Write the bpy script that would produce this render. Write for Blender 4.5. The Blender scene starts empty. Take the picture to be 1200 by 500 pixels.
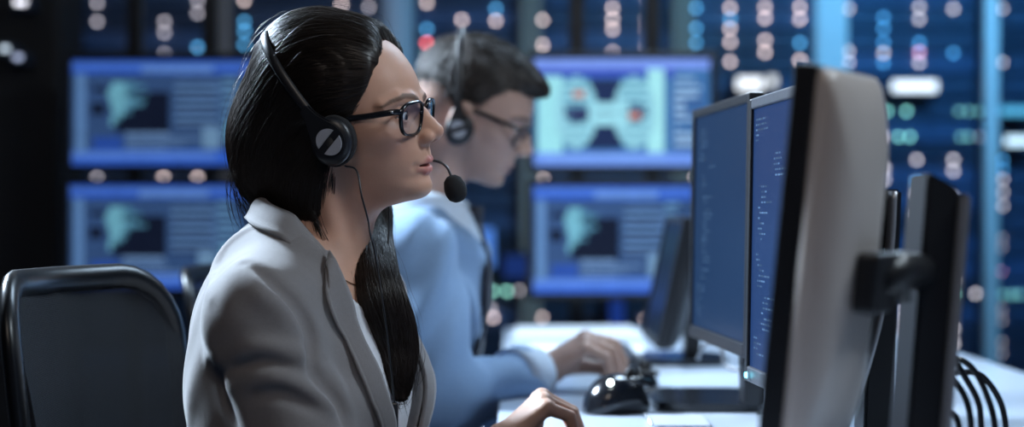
import bpy, bmesh, math, random
import numpy as np
from mathutils import Vector, Matrix

random.seed(4); RNG = np.random.default_rng(4)
SC = bpy.context.scene
COL = SC.collection
# ------------------------------------------------------------------ camera, world, lights, exposure
CAMZ = 1.05
cam_d = bpy.data.cameras.new('camera'); cam = bpy.data.objects.new('camera', cam_d); COL.objects.link(cam)
cam.location = (0, 0, CAMZ); cam.rotation_euler = (math.pi/2, 0, 0)
cam_d.sensor_width = 36.0; cam_d.lens = 57.0; cam_d.clip_start = 0.05
cam_d.dof.use_dof = True; cam_d.dof.focus_distance = 1.84; cam_d.dof.aperture_fstop = 2.15
SC.camera = cam
SC.view_settings.view_transform = 'Standard'
SC.view_settings.look = 'None'
SC.view_settings.exposure = 0.0
SC.view_settings.gamma = 1.0
SC.view_settings.use_curve_mapping = False
SC.cycles.use_denoising = True
SC.cycles.use_adaptive_sampling = False
SC.cycles.sample_clamp_indirect = 4.0
SC.cycles.max_bounces = 6
SC.cycles.caustics_reflective = False; SC.cycles.caustics_refractive = False

world = bpy.data.worlds.new('room_ambient'); SC.world = world; world.use_nodes = True
world.node_tree.nodes['Background'].inputs[0].default_value = (0.10, 0.20, 0.50, 1)
world.node_tree.nodes['Background'].inputs[1].default_value = 0.035

def area_light(name, loc, target, size, power, color, size_y=None, spread=180):
    l = bpy.data.lights.new(name, 'AREA'); l.energy = power; l.color = color; l.size = size
    l.shape = 'RECTANGLE'; l.size_y = size_y or size; l.spread = math.radians(spread)
    o = bpy.data.objects.new(name, l); COL.objects.link(o); o.location = loc
    d = Vector(target) - Vector(loc); o.rotation_euler = d.to_track_quat('-Z', 'Y').to_euler()
    return o
LIGHT_SPOTS = [  # unseen lights added for rim, fill and background: name, place, aim, size, power, colour
    ('added_rim_light', (-1.62, 3.08, 2.52), (-0.30, 1.9, 1.0), 0.5, 165, (0.66, 0.82, 1.0), 0.5, 110),
    ('added_fill_light', (-0.25, 0.25, 2.52), (-0.25, 1.9, 1.05), 0.6, 7.5, (1.0, 0.84, 0.72), 0.9, 160),
    ('added_right_light', (1.35, 1.45, 2.52), (-0.10, 1.9, 1.1), 0.6, 19, (0.76, 0.89, 1.0), 0.6, 130),
    ('added_desk_light', (0.55, 3.3, 2.52), (0.25, 2.9, 0.76), 0.6, 34, (0.58, 0.78, 1.0), 1.2, 120),
    ('added_rack_light', (1.7, 4.6, 2.52), (1.5, 6.2, 1.2), 1.2, 44, (0.14, 0.56, 1.0), 0.5, 140),
    ('added_left_light', (-0.9, 4.8, 2.52), (-0.6, 6.3, 1.4), 1.2, 4.5, (0.30, 0.55, 1.0), 0.5, 140),
]
for n, l, t, s, p, c, sy, sp in LIGHT_SPOTS: area_light(n, l, t, s, p, c, sy, sp)

# ------------------------------------------------------------------ helpers: pixels, materials, meshes
def W(px, py, Y):
    k = Y/1900.0
    return np.array([(px-600)*k, Y, CAMZ+(250-py)*k])

def mat(name, color, rough=0.5, metal=0.0, spec=0.5, bump=None, var=None, emit=None, coat=0.0, sss=0.0,
        sheen=0.0, alpha=None, aniso=0.0, vcol=None, bump_vec=(1, 1, 1)):
    m = bpy.data.materials.new(name); m.use_nodes = True
    nt = m.node_tree; b = nt.nodes['Principled BSDF']; N = nt.nodes; L = nt.links
    b.inputs['Base Color'].default_value = (*color, 1)
    b.inputs['Roughness'].default_value = rough; b.inputs['Metallic'].default_value = metal
    b.inputs['Specular IOR Level'].default_value = spec
    b.inputs['Coat Weight'].default_value = coat
    b.inputs['Sheen Weight'].default_value = sheen
    b.inputs['Anisotropic'].default_value = aniso
    if sss:
        b.inputs['Subsurface Weight'].default_value = sss
        b.inputs['Subsurface Radius'].default_value = (1.0, 0.35, 0.2)
        b.inputs['Subsurface Scale'].default_value = 0.006
    if emit:
        b.inputs['Emission Color'].default_value = (*emit[0], 1); b.inputs['Emission Strength'].default_value = emit[1]
    if alpha is not None: b.inputs['Alpha'].default_value = alpha
    tc = N.new('ShaderNodeTexCoord')
    src = None
    if vcol:
        a = N.new('ShaderNodeAttribute'); a.attribute_name = vcol; src = a.outputs['Color']
    if var:                                   # (scale, amount) blotchy variation of the colour
        nz = N.new('ShaderNodeTexNoise'); nz.inputs['Scale'].default_value = var[0]; nz.inputs['Detail'].default_value = 4
        L.new(tc.outputs['Object'], nz.inputs['Vector'])
        mx = N.new('ShaderNodeMix'); mx.data_type = 'RGBA'; mx.blend_type = 'MULTIPLY'; mx.inputs[0].default_value = 1
        rp = N.new('ShaderNodeMapRange'); rp.inputs[3].default_value = 1-var[1]; rp.inputs[4].default_value = 1+var[1]
        L.new(nz.outputs['Fac'], rp.inputs[0])
        if src is not None: L.new(src, mx.inputs[6])
        else: mx.inputs[6].default_value = (*color, 1)
        L.new(rp.outputs[0], mx.inputs[7]); src = mx.outputs[2]
    if src is not None: L.new(src, b.inputs['Base Color'])
    if bump:                                  # (scale, strength, distance)
        nz = N.new('ShaderNodeTexNoise'); nz.inputs['Scale'].default_value = bump[0]; nz.inputs['Detail'].default_value = 3
        mp = N.new('ShaderNodeMapping'); mp.inputs['Scale'].default_value = bump_vec
        L.new(tc.outputs['Object'], mp.inputs['Vector']); L.new(mp.outputs[0], nz.inputs['Vector'])
        bp = N.new('ShaderNodeBump'); bp.inputs['Strength'].default_value = bump[1]; bp.inputs['Distance'].default_value = bump[2]
        L.new(nz.outputs['Fac'], bp.inputs['Height']); L.new(bp.outputs[0], b.inputs['Normal'])
    return m

def emis(name, color, strength):
    m = bpy.data.materials.new(name); m.use_nodes = True; nt = m.node_tree
    nt.nodes.remove(nt.nodes['Principled BSDF']); e = nt.nodes.new('ShaderNodeEmission')
    e.inputs[0].default_value = (*color, 1); e.inputs[1].default_value = strength
    nt.links.new(e.outputs[0], nt.nodes['Material Output'].inputs[0]); return m

def mesh_np(name, V, F, smooth=True):
    """fast mesh from numpy arrays; F is (n,3) or (n,4)"""
    me = bpy.data.meshes.new(name); V = np.asarray(V, np.float32); F = np.asarray(F, np.int32)
    n, k = F.shape
    me.vertices.add(len(V)); me.vertices.foreach_set('co', V.ravel())
    me.loops.add(n*k); me.loops.foreach_set('vertex_index', F.ravel())
    me.polygons.add(n); me.polygons.foreach_set('loop_start', np.arange(0, n*k, k, dtype=np.int32))
    if smooth: me.polygons.foreach_set('use_smooth', np.ones(n, bool))
    me.update(calc_edges=True); return me

def link(name, me, material=None, parent=None, loc=None, **tags):
    """object whose mesh is given in world coordinates; a top-level one gets its origin at its base"""
    o = bpy.data.objects.new(name, me); COL.objects.link(o)
    if material is not None:
        for m in (material if isinstance(material, (list, tuple)) else [material]): me.materials.append(m)
    if parent is not None:
        o.parent = parent; o.matrix_parent_inverse = Matrix.Translation(-Vector(parent['_o'])) if '_o' in parent.keys() else Matrix()
        o['_o'] = (0, 0, 0)
    else:
        n = len(me.vertices); co = np.empty(n*3, np.float32); me.vertices.foreach_get('co', co); co = co.reshape(-1, 3)
        if loc is None:
            mn, mx = co.min(0), co.max(0); loc = ((mn[0]+mx[0])/2, (mn[1]+mx[1])/2, mn[2])
        co -= np.array(loc, np.float32); me.vertices.foreach_set('co', co.ravel()); me.update()
        o.location = loc; o['_o'] = tuple(float(v) for v in loc)
    for k, v in tags.items(): o[k] = v
    return o

def empty(name, loc, **tags):
    o = bpy.data.objects.new(name, None); COL.objects.link(o); o.location = loc; o['_o'] = tuple(float(v) for v in loc)
    o.empty_display_size = 0.05
    for k, v in tags.items(): o[k] = v
    return o

class MB:
    """collects simple solids into one mesh"""
    def __init__(s): s.v = []; s.f = []; s.sm = []
    def add(s, V, F, M=None, smooth=False):
        b = len(s.v)
        for p in V:
            p = Vector(p)
            if M is not None: p = M @ p
            s.v.append(tuple(p))
        for f in F: s.f.append(tuple(i+b for i in f)); s.sm.append(smooth)
        return s
    def box(s, c, size, M=None, bev=0.0):
        x, y, z = (v/2 for v in size); cx, cy, cz = c
        bm = bmesh.new(); bmesh.ops.create_cube(bm, size=1)
        for v in bm.verts: v.co = Vector((v.co.x*2*x+cx, v.co.y*2*y+cy, v.co.z*2*z+cz))
        if bev > 0: bmesh.ops.bevel(bm, geom=list(bm.edges), offset=min(bev, x*.95, y*.95, z*.95), segments=2, affect='EDGES', profile=.5)
        bm.verts.index_update()
        s.add([v.co.copy() for v in bm.verts], [[v.index for v in f.verts] for f in bm.faces], M, False); bm.free(); return s
    def lathe(s, prof, n=20, M=None, smooth=True):
        V = []; F = []
        for r, z in prof:
            for i in range(n):
                a = 2*math.pi*i/n; V.append((r*math.cos(a), r*math.sin(a), z))
        for j in range(len(prof)-1):
            for i in range(n): F.append((j*n+i, j*n+(i+1) % n, (j+1)*n+(i+1) % n, (j+1)*n+i))
        F.append(tuple(range(n-1, -1, -1))); F.append(tuple((len(prof)-1)*n+i for i in range(n)))
        return s.add(V, F, M, smooth)
    def tube(s, pts, r, n=8, closed=False, M=None, sec=None):
        P = [Vector(p) for p in pts]; m = len(P); V = []; F = []
        rr = r if isinstance(r, (list, tuple)) else [r]*m
        up = None
        for i in range(m):
            a = P[i-1] if (i > 0 or closed) else P[i]; b = P[(i+1) % m] if (i < m-1 or closed) else P[i]
            t = (b-a).normalized()
            if up is None: up = Vector((0, 0, 1)) if abs(t.z) < .9 else Vector((1, 0, 0))
            x = (up - t*up.dot(t)).normalized(); up = x; y = t.cross(x)
            for k in range(n):
                an = 2*math.pi*k/n
                if sec: V.append(P[i]+x*math.cos(an)*sec[0]+y*math.sin(an)*sec[1])
                else: V.append(P[i]+(x*math.cos(an)+y*math.sin(an))*rr[i])
        for i in range(m if closed else m-1):
            j = (i+1) % m
            for k in range(n): F.append((i*n+k, i*n+(k+1) % n, j*n+(k+1) % n, j*n+k))
        if not closed: F.append(tuple(range(n-1, -1, -1))); F.append(tuple((m-1)*n+k for k in range(n)))
        return s.add(V, F, M, True)
    def prism(s, poly, h0, h1, M=None):
        n = len(poly); V = [(x, y, h0) for x, y in poly]+[(x, y, h1) for x, y in poly]
        F = [tuple(range(n-1, -1, -1)), tuple(range(n, 2*n))]+[(i, (i+1) % n, n+(i+1) % n, n+i) for i in range(n)]
        return s.add(V, F, M, False)
    def mesh(s, name):
        me = bpy.data.meshes.new(name); me.from_pydata(s.v, [], s.f)
        me.polygons.foreach_set('use_smooth', np.array(s.sm, bool)); me.update()
        bm = bmesh.new(); bm.from_mesh(me); bmesh.ops.recalc_face_normals(bm, faces=bm.faces); bm.to_mesh(me); bm.free()
        return me
    def build(s, name, material, parent=None, **kw): return link(name, s.mesh(name), material, parent, **kw)

def crom(pts, n=8, closed=False):
    """catmull-rom through points"""
    P = [np.array(p, float) for p in pts]; m = len(P); out = []
    for i in range(m if closed else m-1):
        p0 = P[i-1] if (i > 0 or closed) else 2*P[0]-P[1]
        p1 = P[i]; p2 = P[(i+1) % m]; p3 = P[(i+2) % m] if (i+2 < m or closed) else 2*p2-p1
        for k in range(n):
            t = k/n
            out.append(.5*((2*p1)+(-p0+p2)*t+(2*p0-5*p1+4*p2-p3)*t*t+(-p0+3*p1-3*p2+p3)*t**3))
    if not closed: out.append(P[-1])
    return out

# ------------------------------------------------------------------ signed-distance modelling
def smin(a, b, k):
    h = np.clip(.5+.5*(b-a)/k, 0, 1); return b+(a-b)*h-k*h*(1-h)
def smax(a, b, k): return -smin(-a, -b, k)
def ell(p, c, r):
    q = p-np.array(c, np.float32); r = np.array(r, np.float32)
    k0 = np.sqrt(((q/r)**2).sum(1)); k1 = np.sqrt(((q/(r*r))**2).sum(1))+1e-9
    return k0*(k0-1)/k1
def cone(p, a, b, ra, rb):
    a = np.array(a, np.float32); b = np.array(b, np.float32); d = b-a; q = p-a
    t = np.clip((q@d)/max(float(d@d), 1e-12), 0, 1)
    return np.sqrt(((q-t[:, None]*d)**2).sum(1))-(ra+(rb-ra)*t)
def chain(p, pts, rad, k=0.0):
    d = None
    for i in range(len(pts)-1):
        e = cone(p, pts[i], pts[i+1], rad[i], rad[i+1]); d = e if d is None else (smin(d, e, k) if k else np.minimum(d, e))
    return d
def frame(p, o, ax):
    """world to local: ax rows are unit axes"""
    return (p-np.array(o, np.float32))@np.array(ax, np.float32).T
def evalf(f, P, ch=200000):
    out = np.empty(len(P), np.float32)
    for i in range(0, len(P), ch): out[i:i+ch] = f(P[i:i+ch])
    return out
def grad(f, P, e=8e-4):
    g = np.stack([evalf(f, P+np.array(v, np.float32))-evalf(f, P-np.array(v, np.float32)) for v in ((e, 0, 0), (0, e, 0), (0, 0, e))], 1)/(2*e)
    return g
def nets(f, lo, hi, h, project=1, K=4):
    lo = np.array(lo, float); hi = np.array(hi, float)
    nc = np.ceil((hi-lo)/(h*K)).astype(int)+1
    ax = [lo[i]+np.arange(nc[i])*h*K for i in range(3)]
    G = np.stack(np.meshgrid(*ax, indexing='ij'), -1).reshape(-1, 3).astype(np.float32)
    dc = evalf(f, G).reshape(nc)
    n = (nc-1)*K+1
    ix = [np.minimum((np.arange(n[i])+K//2)//K, nc[i]-1) for i in range(3)]
    v = dc[np.ix_(*ix)].copy()
    msk = np.abs(v) < K*h*2.2
    I = np.argwhere(msk)
    v[msk] = evalf(f, (lo+I*h).astype(np.float32))
    ins = v < 0
    def cut(a, d): return a[d[0]:a.shape[0]-1+d[0], d[1]:a.shape[1]-1+d[1], d[2]:a.shape[2]-1+d[2]]
    corners = [(i, j, k) for i in (0, 1) for j in (0, 1) for k in (0, 1)]
    cnt = sum(cut(ins, c).astype(np.int8) for c in corners)
    act = (cnt > 0) & (cnt < 8)
    A = np.argwhere(act); idx = np.full(act.shape, -1, np.int32); idx[act] = np.arange(len(A))
    cv = {c: cut(v, c)[act] for c in corners}
    pos = np.zeros((len(A), 3)); num = np.zeros(len(A))
    for a in corners:
        for d in range(3):
            if a[d]: continue
            b = list(a); b[d] = 1; b = tuple(b)
            va, vb = cv[a], cv[b]; cr = (va < 0) != (vb < 0)
            t = np.where(cr, va/np.where(cr, va-vb, 1), 0)
            pt = np.array(a, float)[None]+t[:, None]*(np.array(b)-np.array(a))[None]
            pos += pt*cr[:, None]; num += cr
    V = lo+(A+pos/num[:, None])*h
    Q = []
    for d in range(3):
        u, w = (d+1) % 3, (d+2) % 3
        sl0 = [slice(None)]*3; sl1 = [slice(None)]*3
        sl0[d] = slice(0, -1); sl1[d] = slice(1, None)
        s0, s1 = ins[tuple(sl0)], ins[tuple(sl1)]
        E = np.argwhere(s0 != s1)
        ok = (E[:, u] > 0) & (E[:, w] > 0) & (E[:, u] < idx.shape[u]) & (E[:, w] < idx.shape[w]); E = E[ok]
        fl = s0[tuple(E.T)]
        def gi(du, dw):
            e = E.copy(); e[:, u] -= du; e[:, w] -= dw; return idx[tuple(e.T)]
        q = np.stack([gi(1, 1), gi(0, 1), gi(0, 0), gi(1, 0)], 1)
        q[~fl] = q[~fl][:, ::-1]; Q.append(q)
    Q = np.concatenate(Q); Q = Q[(Q >= 0).all(1)]
    V = V.astype(np.float32)
    for _ in range(project):
        d = evalf(f, V); g = grad(f, V); s = d/((g**2).sum(1)+1e-6)
        V = V-np.clip(s, -h, h)[:, None]*g
    return V, Q
def raycast(f, px, py, Y0=1.2, Y1=2.6, step=0.004):
    """first surface point along the line of sight (used to find where a seam or a fold lies on a garment)"""
    Ys = np.arange(Y0, Y1, step, dtype=np.float32); P = np.stack([(px-600)*Ys/1900, Ys, CAMZ+(250-py)*Ys/1900], 1).astype(np.float32)
    d = evalf(f, P); j = int(np.argmax(d < 0))
    if d[j] >= 0: return None
    return P[j] if j == 0 else P[j-1]+(P[j]-P[j-1])*(d[j-1]/(d[j-1]-d[j]))
def set_vcol(me, C, name='Col'):
    a = me.color_attributes.new(name, 'FLOAT_COLOR', 'POINT')
    a.data.foreach_set('color', np.concatenate([C, np.ones((len(C), 1))], 1).astype(np.float32).ravel())

# ------------------------------------------------------------------ materials
M = {}
M['floor'] = mat('floor_carpet_tile', (0.03, 0.035, 0.05), .8, var=(6, .3), bump=(300, .3, .002))
M['wall'] = mat('wall_paint', (0.05, 0.06, 0.09), .7, var=(3, .15))
M['ceiling'] = mat('ceiling_tile', (0.12, 0.13, 0.16), .8, var=(5, .15))
M['black'] = mat('black_plastic', (0.012, 0.013, 0.016), .38, var=(30, .2), bump=(900, .06, .0004))
M['black_soft'] = mat('black_rubber', (0.012, 0.012, 0.014), .62, bump=(1200, .2, .0004))
M['black_gloss'] = mat('black_gloss', (0.01, 0.011, 0.014), .16, var=(20, .2))
M['foam'] = mat('black_foam', (0.010, 0.010, 0.012), .9, bump=(1500, .9, .001))
M['palegrey'] = mat('pale_grey_plastic', (.40, .42, .46), .35, var=(40, .06))
M['silver'] = mat('silver_plastic', (0.42, 0.43, 0.46), .33, metal=.6, var=(40, .08))
M['greyshell'] = mat('grey_shell', (0.50, 0.455, 0.43), .34, metal=.0, var=(12, .06))
M['alu'] = mat('aluminium_post', (0.50, 0.54, 0.58), .4, metal=.0, var=(8, .08))
M['rack'] = mat('rack_steel', (0.03, 0.045, 0.08), .45, var=(10, .2))
M['rackpost'] = mat('rack_post_bronze', (0.50, 0.36, 0.28), .5, var=(10, .2))
M['unit'] = mat('server_faceplate', (0.06, 0.10, 0.20), .5, var=(14, .25))
M['unit2'] = mat('server_faceplate_dark', (0.04, 0.065, 0.12), .5, var=(14, .25))
M['grille'] = mat('server_grille', (0.03, 0.045, 0.085), .6, var=(60, .3))
LEDM = {
    'w': emis('led_white', (1.0, .80, .78), 4.6), 'd': emis('led_white_dim', (.80, .75, .85), 2.8),
    'b': emis('led_blue', (.10, .42, .80), 5.0), 'r': emis('led_red', (1.0, .16, .18), 8.0),
    'g': emis('led_green', (.32, .80, .66), 5.0), 't': emis('led_teal', (.12, .5, .6), 5.0),
    'p': emis('led_pink', (1.0, .45, .65), 6.0), 'n': emis('led_green_dim', (.30, .75, .65), 2.2)}

# ------------------------------------------------------------------ room shell
def struct(name, c, s, m):
    return MB().box(c, s).build(name, m, kind='structure')
struct('floor', (0, 3, -.05), (7, 9, .1), M['floor'])
struct('ceiling', (0, 3, 2.65), (7, 9, .1), M['ceiling'])
struct('wall_back', (0, 7.45, 1.3), (7, .1, 2.6), M['wall'])
struct('wall_left', (-3.45, 3, 1.3), (.1, 8.8, 2.6), M['wall'])
struct('wall_right', (3.45, 3, 1.3), (.1, 8.8, 2.6), M['wall'])
struct('wall_front', (0, -1.45, 1.3), (7, .1, 2.6), M['wall'])

M['diffuser'] = emis('added_lamp_diffuser', (.8, .9, 1.0), 1.2)
for i, (n, l, t, s, p, c, sy, sp) in enumerate(LIGHT_SPOTS):  # fixtures made up around the added lights, out of view
    wh = ['over the row of racks on the left, behind the woman', 'above the camera side of the desk', 'right of the desk, above the nearest monitor', 'above the far end of the desk', 'in front of the racks on the right', 'in front of the racks in the middle'][i]
    e = empty('added_ceiling_light', (l[0], l[1], 2.56), label='added, unseen square ceiling light panel '+wh, category='ceiling light')
    mb = MB(); w, d = s+.04, sy+.04
    for sx in (-1, 1): mb.box((l[0]+sx*w/2, l[1], 2.58), (.03, d+.03, .04))
    for sx in (-1, 1): mb.box((l[0], l[1]+sx*d/2, 2.58), (w-.03, .03, .04))
    mb.build('frame', M['alu'], e)
    MB().box((l[0], l[1], 2.588), (w-.03, d-.03, .012)).build('diffuser', M['diffuser'], e)

# ------------------------------------------------------------------ server racks with their units and indicator lights
YR = 6.3
def XR(px, Y=YR): return (px-600)*Y/1900
def ZR(py, Y=YR): return CAMZ+(250-py)*Y/1900
LEDS = """113:3d,25d 152:0d,22d,38d,54d 192:25d,38d,63d 231:0d,15d,55b,65d 286:0w,25b,36b,52b 325:36w,62d 356:22d,50d 400:5w,20d 432:8d
500:3w,34b,50r,62t 541:23w,46d 581:10b,24w 636:23w,52w,62w 677:22b,34w,52w,62w 718:9w,22w,34w,61w 758:-3w,22w,34w,52w,61d
816:9b,33b,50b 856:9w,22b,33w,49w,72w 897:8w,21w,47w,61w 938:8w,22w,50b,70w 995:10w,60w,73w 1036:20b,33b,50b,62w,73b
1078:8w,22w,50b,61p,73w 1118:10w,62b 1175:10w,73w 1040:130g 1063:130g 1125:130n 1136:130n 1148:130n 1035:160w 1053:160g 1067:160g
1127:160n 1136:160n 1150:160d 1037:197w,210w 1075:187w,213b,227w,251w 1118:187w,200w,231d 1175:187b,198b,210w,225w,241w
1173:279w,290w,318p,362w,375w,401w,414w,440w,453w,467w,482w 1118:328w,344g,385w,402w,422w 1144:344w 1176:345n 1187:345n 1196:345n 1113:480d
637:210w 676:210w 155:208d 191:208w 231:208w 113:208d 635:372w 678:372w 757:374w,386w 575:362d 577:341g 594:341g 609:340d 578:372w
815:208w 855:300d 1060:360w,374w,388w,402w 1024:300d"""
leds = []
for tok in LEDS.split():
    x, rest = tok.split(':')
    for q in rest.split(','): leds.append((float(x), float(q[:-1]), q[-1]))
edges = [-92, 82, 272, 462, 622, 800, 975, 1160, 1345]
UH = 0.0889
ORD = ['leftmost', 'second', 'third', 'fourth', 'fifth', 'sixth', 'seventh', 'rightmost']
def unit_mesh(w, kind):
    mb = MB(); h = UH-.006
    mb.box((0, .28, h/2), (w, .56, h), bev=.003)
    if kind == 0:
        for k in range(3): mb.box((-w*.32+k*w*.32, -.003, h*.32), (w*.28, .008, h*.42))
    elif kind == 1:
        for k in range(5): mb.box((-w*.36+k*w*.18, -.004, h*.5), (w*.15, .01, h*.72))
    else:
        for k in range(4): mb.box((0, -.003, h*(.2+.2*k)), (w*.86, .008, h*.09))
    for sx in (-1, 1): mb.box((sx*w*.48, -.012, h*.5), (.012, .026, h*.6))
    return mb.mesh('server_unit')
lm = MB(); lm.lathe([(0.0085, .004), (.0085, -.004), (.006, -.006), (.0005, -.0066)], 14, Matrix.Rotation(-math.pi/2, 4, 'X'))
for i in range(8):
    x0, x1 = XR(edges[i]), XR(edges[i+1]); xc = (x0+x1)/2; w = x1-x0
    rk = empty('server_rack', (xc, YR+.3, 0), label='tall dark server rack with blinking indicator lights, %s in the row along the back' % ORD[i], category='server rack', group='server racks along the back wall')
    mb = MB()
    for sx in (-1, 1):
        mb.box((xc+sx*(w/2-.012), YR+.31, 1.05), (.02, .62, 2.1))
    mb.box((xc, YR+.31, 2.09), (w-.045, .6, .02)); mb.box((xc, YR+.31, .03), (w-.045, .6, .06)); mb.box((xc, YR+.61, 1.05), (w-.045, .02, 2.0))
    mb.build('cabinet', M['rack'], rk)
    for sx in (-1, 1):
        MB().box((xc+sx*(w/2-.022), YR-.012, 1.05), (.034, .024, 2.1), bev=.004).build('post', M['rackpost'] if i in (1, 3, 4, 5) else M['rack'], rk)
    meshes = [unit_mesh(w-.085, k) for k in range(3)]
    for k, me in enumerate(meshes): me.materials.append([M['unit'], M['unit2'], M['grille']][k])
    us = []
    for k in range(22):
        kind = RNG.integers(0, 3); u = bpy.data.objects.new('server_unit', meshes[kind]); COL.objects.link(u)
        u.parent = rk; z = .08+k*UH; u.location = (0, -.3+.03, z); u['_o'] = (xc, YR+.03, z); us.append(u)
    ledmesh = {}
    for (px, py, c) in leds:
        if not (edges[i] <= px < edges[i+1]): continue
        x, z = XR(px), ZR(py); k = int((z-.08)/UH)
        if not 0 <= k < 22: continue
        if c not in ledmesh: ledmesh[c] = lm.mesh('indicator_light'); ledmesh[c].materials.append(LEDM[c])
        o = bpy.data.objects.new('indicator_light', ledmesh[c]); COL.objects.link(o); o.parent = us[k]
        px_, py_, pz_ = us[k]['_o']; o.location = (x-px_, -.021, z-pz_)

# glass partition between the desk and the right-hand racks
YG = 5.75
gp = empty('glass_partition', (XR(1068, YG), YG, 0), label='tall glass partition with pale metal uprights in front of the right racks', category='partition')
for (a, b) in ((954, 992), (1153, 1168)):
    MB().box((XR((a+b)/2, YG), YG, 1.3), ((b-a)*YG/1900, .05, 2.56), bev=.006).build('upright', M['alu'], gp)
m = bpy.data.materials.new('partition_glass'); m.use_nodes = True; nt = m.node_tree; nt.nodes.remove(nt.nodes['Principled BSDF'])
tr = nt.nodes.new('ShaderNodeBsdfTransparent'); tr.inputs[0].default_value = (.86, .94, 1, 1); gl = nt.nodes.new('ShaderNodeBsdfGlossy'); gl.inputs['Roughness'].default_value = .05
mx = nt.nodes.new('ShaderNodeMixShader'); mx.inputs[0].default_value = .05
nt.links.new(tr.outputs[0], mx.inputs[1]); nt.links.new(gl.outputs[0], mx.inputs[2]); nt.links.new(mx.outputs[0], nt.nodes['Material Output'].inputs[0])
M['glass'] = m
MB().box((XR(1072, YG), YG, 1.3), (163*YG/1900, .01, 2.5)).build('pane', M['glass'], gp)
MB().box((XR(1240, YG), YG, 1.3), (142*YG/1900, .01, 2.5)).build('pane', M['glass'], gp)
# pale round column behind the two people
MB().lathe([(.062, 0), (.062, 2.598)], 24, Matrix.Translation((XR(466, 5.9), 5.9, 0))).build('support_column', M['alu'],
    label='pale slim round column between the racks, behind the woman', category='column')

# bright glowing bars; the rack ones mostly stand in for lamp reflections
def glow_bar(px, py, wpx, hpx, Y, col, st, lab):
    c = W(px, py, Y); k = Y/1900
    e = empty('glow_bar', (c[0], c[1]+.03, c[2]-hpx*k/2), label=lab, category='lamp')
    MB().box((c[0], c[1]+.048, c[2]), (wpx*k+.02, .09, hpx*k+.02), bev=.004).build('housing', M['rack'], e)
    MB().box((c[0], c[1]-.001, c[2]), (wpx*k, .012, hpx*k), bev=.004).build('diffuser', emis('bar_glow', col, st), e)
glow_bar(1072, 101, 52, 12, 6.21, (.95, .97, 1.0), 2.4, 'long white bar standing in for a lamp reflection, on the rack behind the glass, above the nearest monitor')
glow_bar(1193, 165, 30, 10, 6.21, (.75, .92, 1.0), 2.0, 'white bar standing in for a lamp reflection, at the right edge, lower of the two there')
glow_bar(1190, 130, 36, 9, 6.21, (.12, .50, .75), 1.4, 'cyan bar standing in for a lamp reflection, at the right edge, upper of the two there')
glow_bar(879, 98, 30, 14, 6.21, (.85, .92, 1.0), 1.8, 'short white bar standing in for a lamp reflection, just above the far desk monitor')
glow_bar(905, 95, 10, 12, 6.21, (.85, .92, 1.0), 1.2, 'small square white light above the desk monitors')
glow_bar(24, 3, 14, 5, 4.3, (.9, .9, 1.0), 2.6, 'small white light at the top left on the black cabinet')
glow_bar(6, 57, 9, 6, 4.3, (.7, .85, 1.0), 1.4, 'pale light on the black cabinet, left one of a pair')
glow_bar(21, 67, 9, 6, 4.3, (.6, .7, 1.0), 1.1, 'pale light on the black cabinet, right one of a pair')
# tall black cabinet at the left edge
mb = MB(); e = empty('tall_cabinet', (W(0, 0, 4.35)[0], 4.52, 0), label='tall black cabinet at the left edge of the room', category='cabinet')
xa, xb = W(-160, 0, 4.35)[0], W(64, 0, 4.35)[0]
MB().box(((xa+xb)/2, 4.52, 1.1), (xb-xa, .24, 2.2), bev=.01).build('body', M['black_soft'], e)
for k in range(2):
    xx = xa+(xb-xa)*(.25+.5*k); d = MB().box((xx, 4.392, 1.1), ((xb-xa)*.48, .016, 2.1), bev=.004).build('door', M['black_soft'], e)
    MB().box((xx+(.2-.4*k)*(xb-xa), 4.375, 1.1), (.012, .02, .14), bev=.003).build('handle', M['silver'], d)

# ------------------------------------------------------------------ big screens in front of the racks
def screen_mesh(name, C, origin, ux, uz):
    """grid of coloured cells; C is (rows, cols, 3), row 0 on top"""
    R, K = C.shape[:2]; o = np.array(origin); ux = np.array(ux); uz = np.array(uz)
    g = np.array([[o+ux*(j/K)+uz*(1-i/R) for j in range(K+1)] for i in range(R+1)]).reshape(-1, 3)
    i, j = np.meshgrid(np.arange(R), np.arange(K), indexing='ij'); a = (i*(K+1)+j).ravel()
    F = np.stack([a+K+1, a+K+2, a+1, a], 1)
    me = mesh_np(name, g, F, False)
    at = me.color_attributes.new('Col', 'FLOAT_COLOR', 'CORNER')
    c = np.concatenate([np.repeat(C.reshape(-1, 3), 4, 0), np.ones((R*K*4, 1))], 1); at.data.foreach_set('color', c.astype(np.float32).ravel())
    return me
def screen_mat(name, st, gloss=.25):
    m = bpy.data.materials.new(name); m.use_nodes = True; nt = m.node_tree; b = nt.nodes['Principled BSDF']
    a = nt.nodes.new('ShaderNodeAttribute'); a.attribute_name = 'Col'
    b.inputs['Base Color'].default_value = (.003, .004, .006, 1); b.inputs['Roughness'].default_value = gloss; b.inputs['Specular IOR Level'].default_value = .18
    nt.links.new(a.outputs['Color'], b.inputs['Emission Color']); b.inputs['Emission Strength'].default_value = st; return m
M['wallscreen'] = screen_mat('wall_screen_picture', 1.0)
def rect(C, x0, y0, x1, y1, c):
    R, K = C.shape[:2]; C[int(round(y0*R)):max(int(round(y1*R)), int(round(y0*R))+1), int(round(x0*K)):max(int(round(x1*K)), int(round(x0*K))+1)] = c
BL = (.035, .13, .62); DK = (.008, .013, .035); LT = (.16, .34, .68); CY = (.22, .62, .80)
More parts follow.
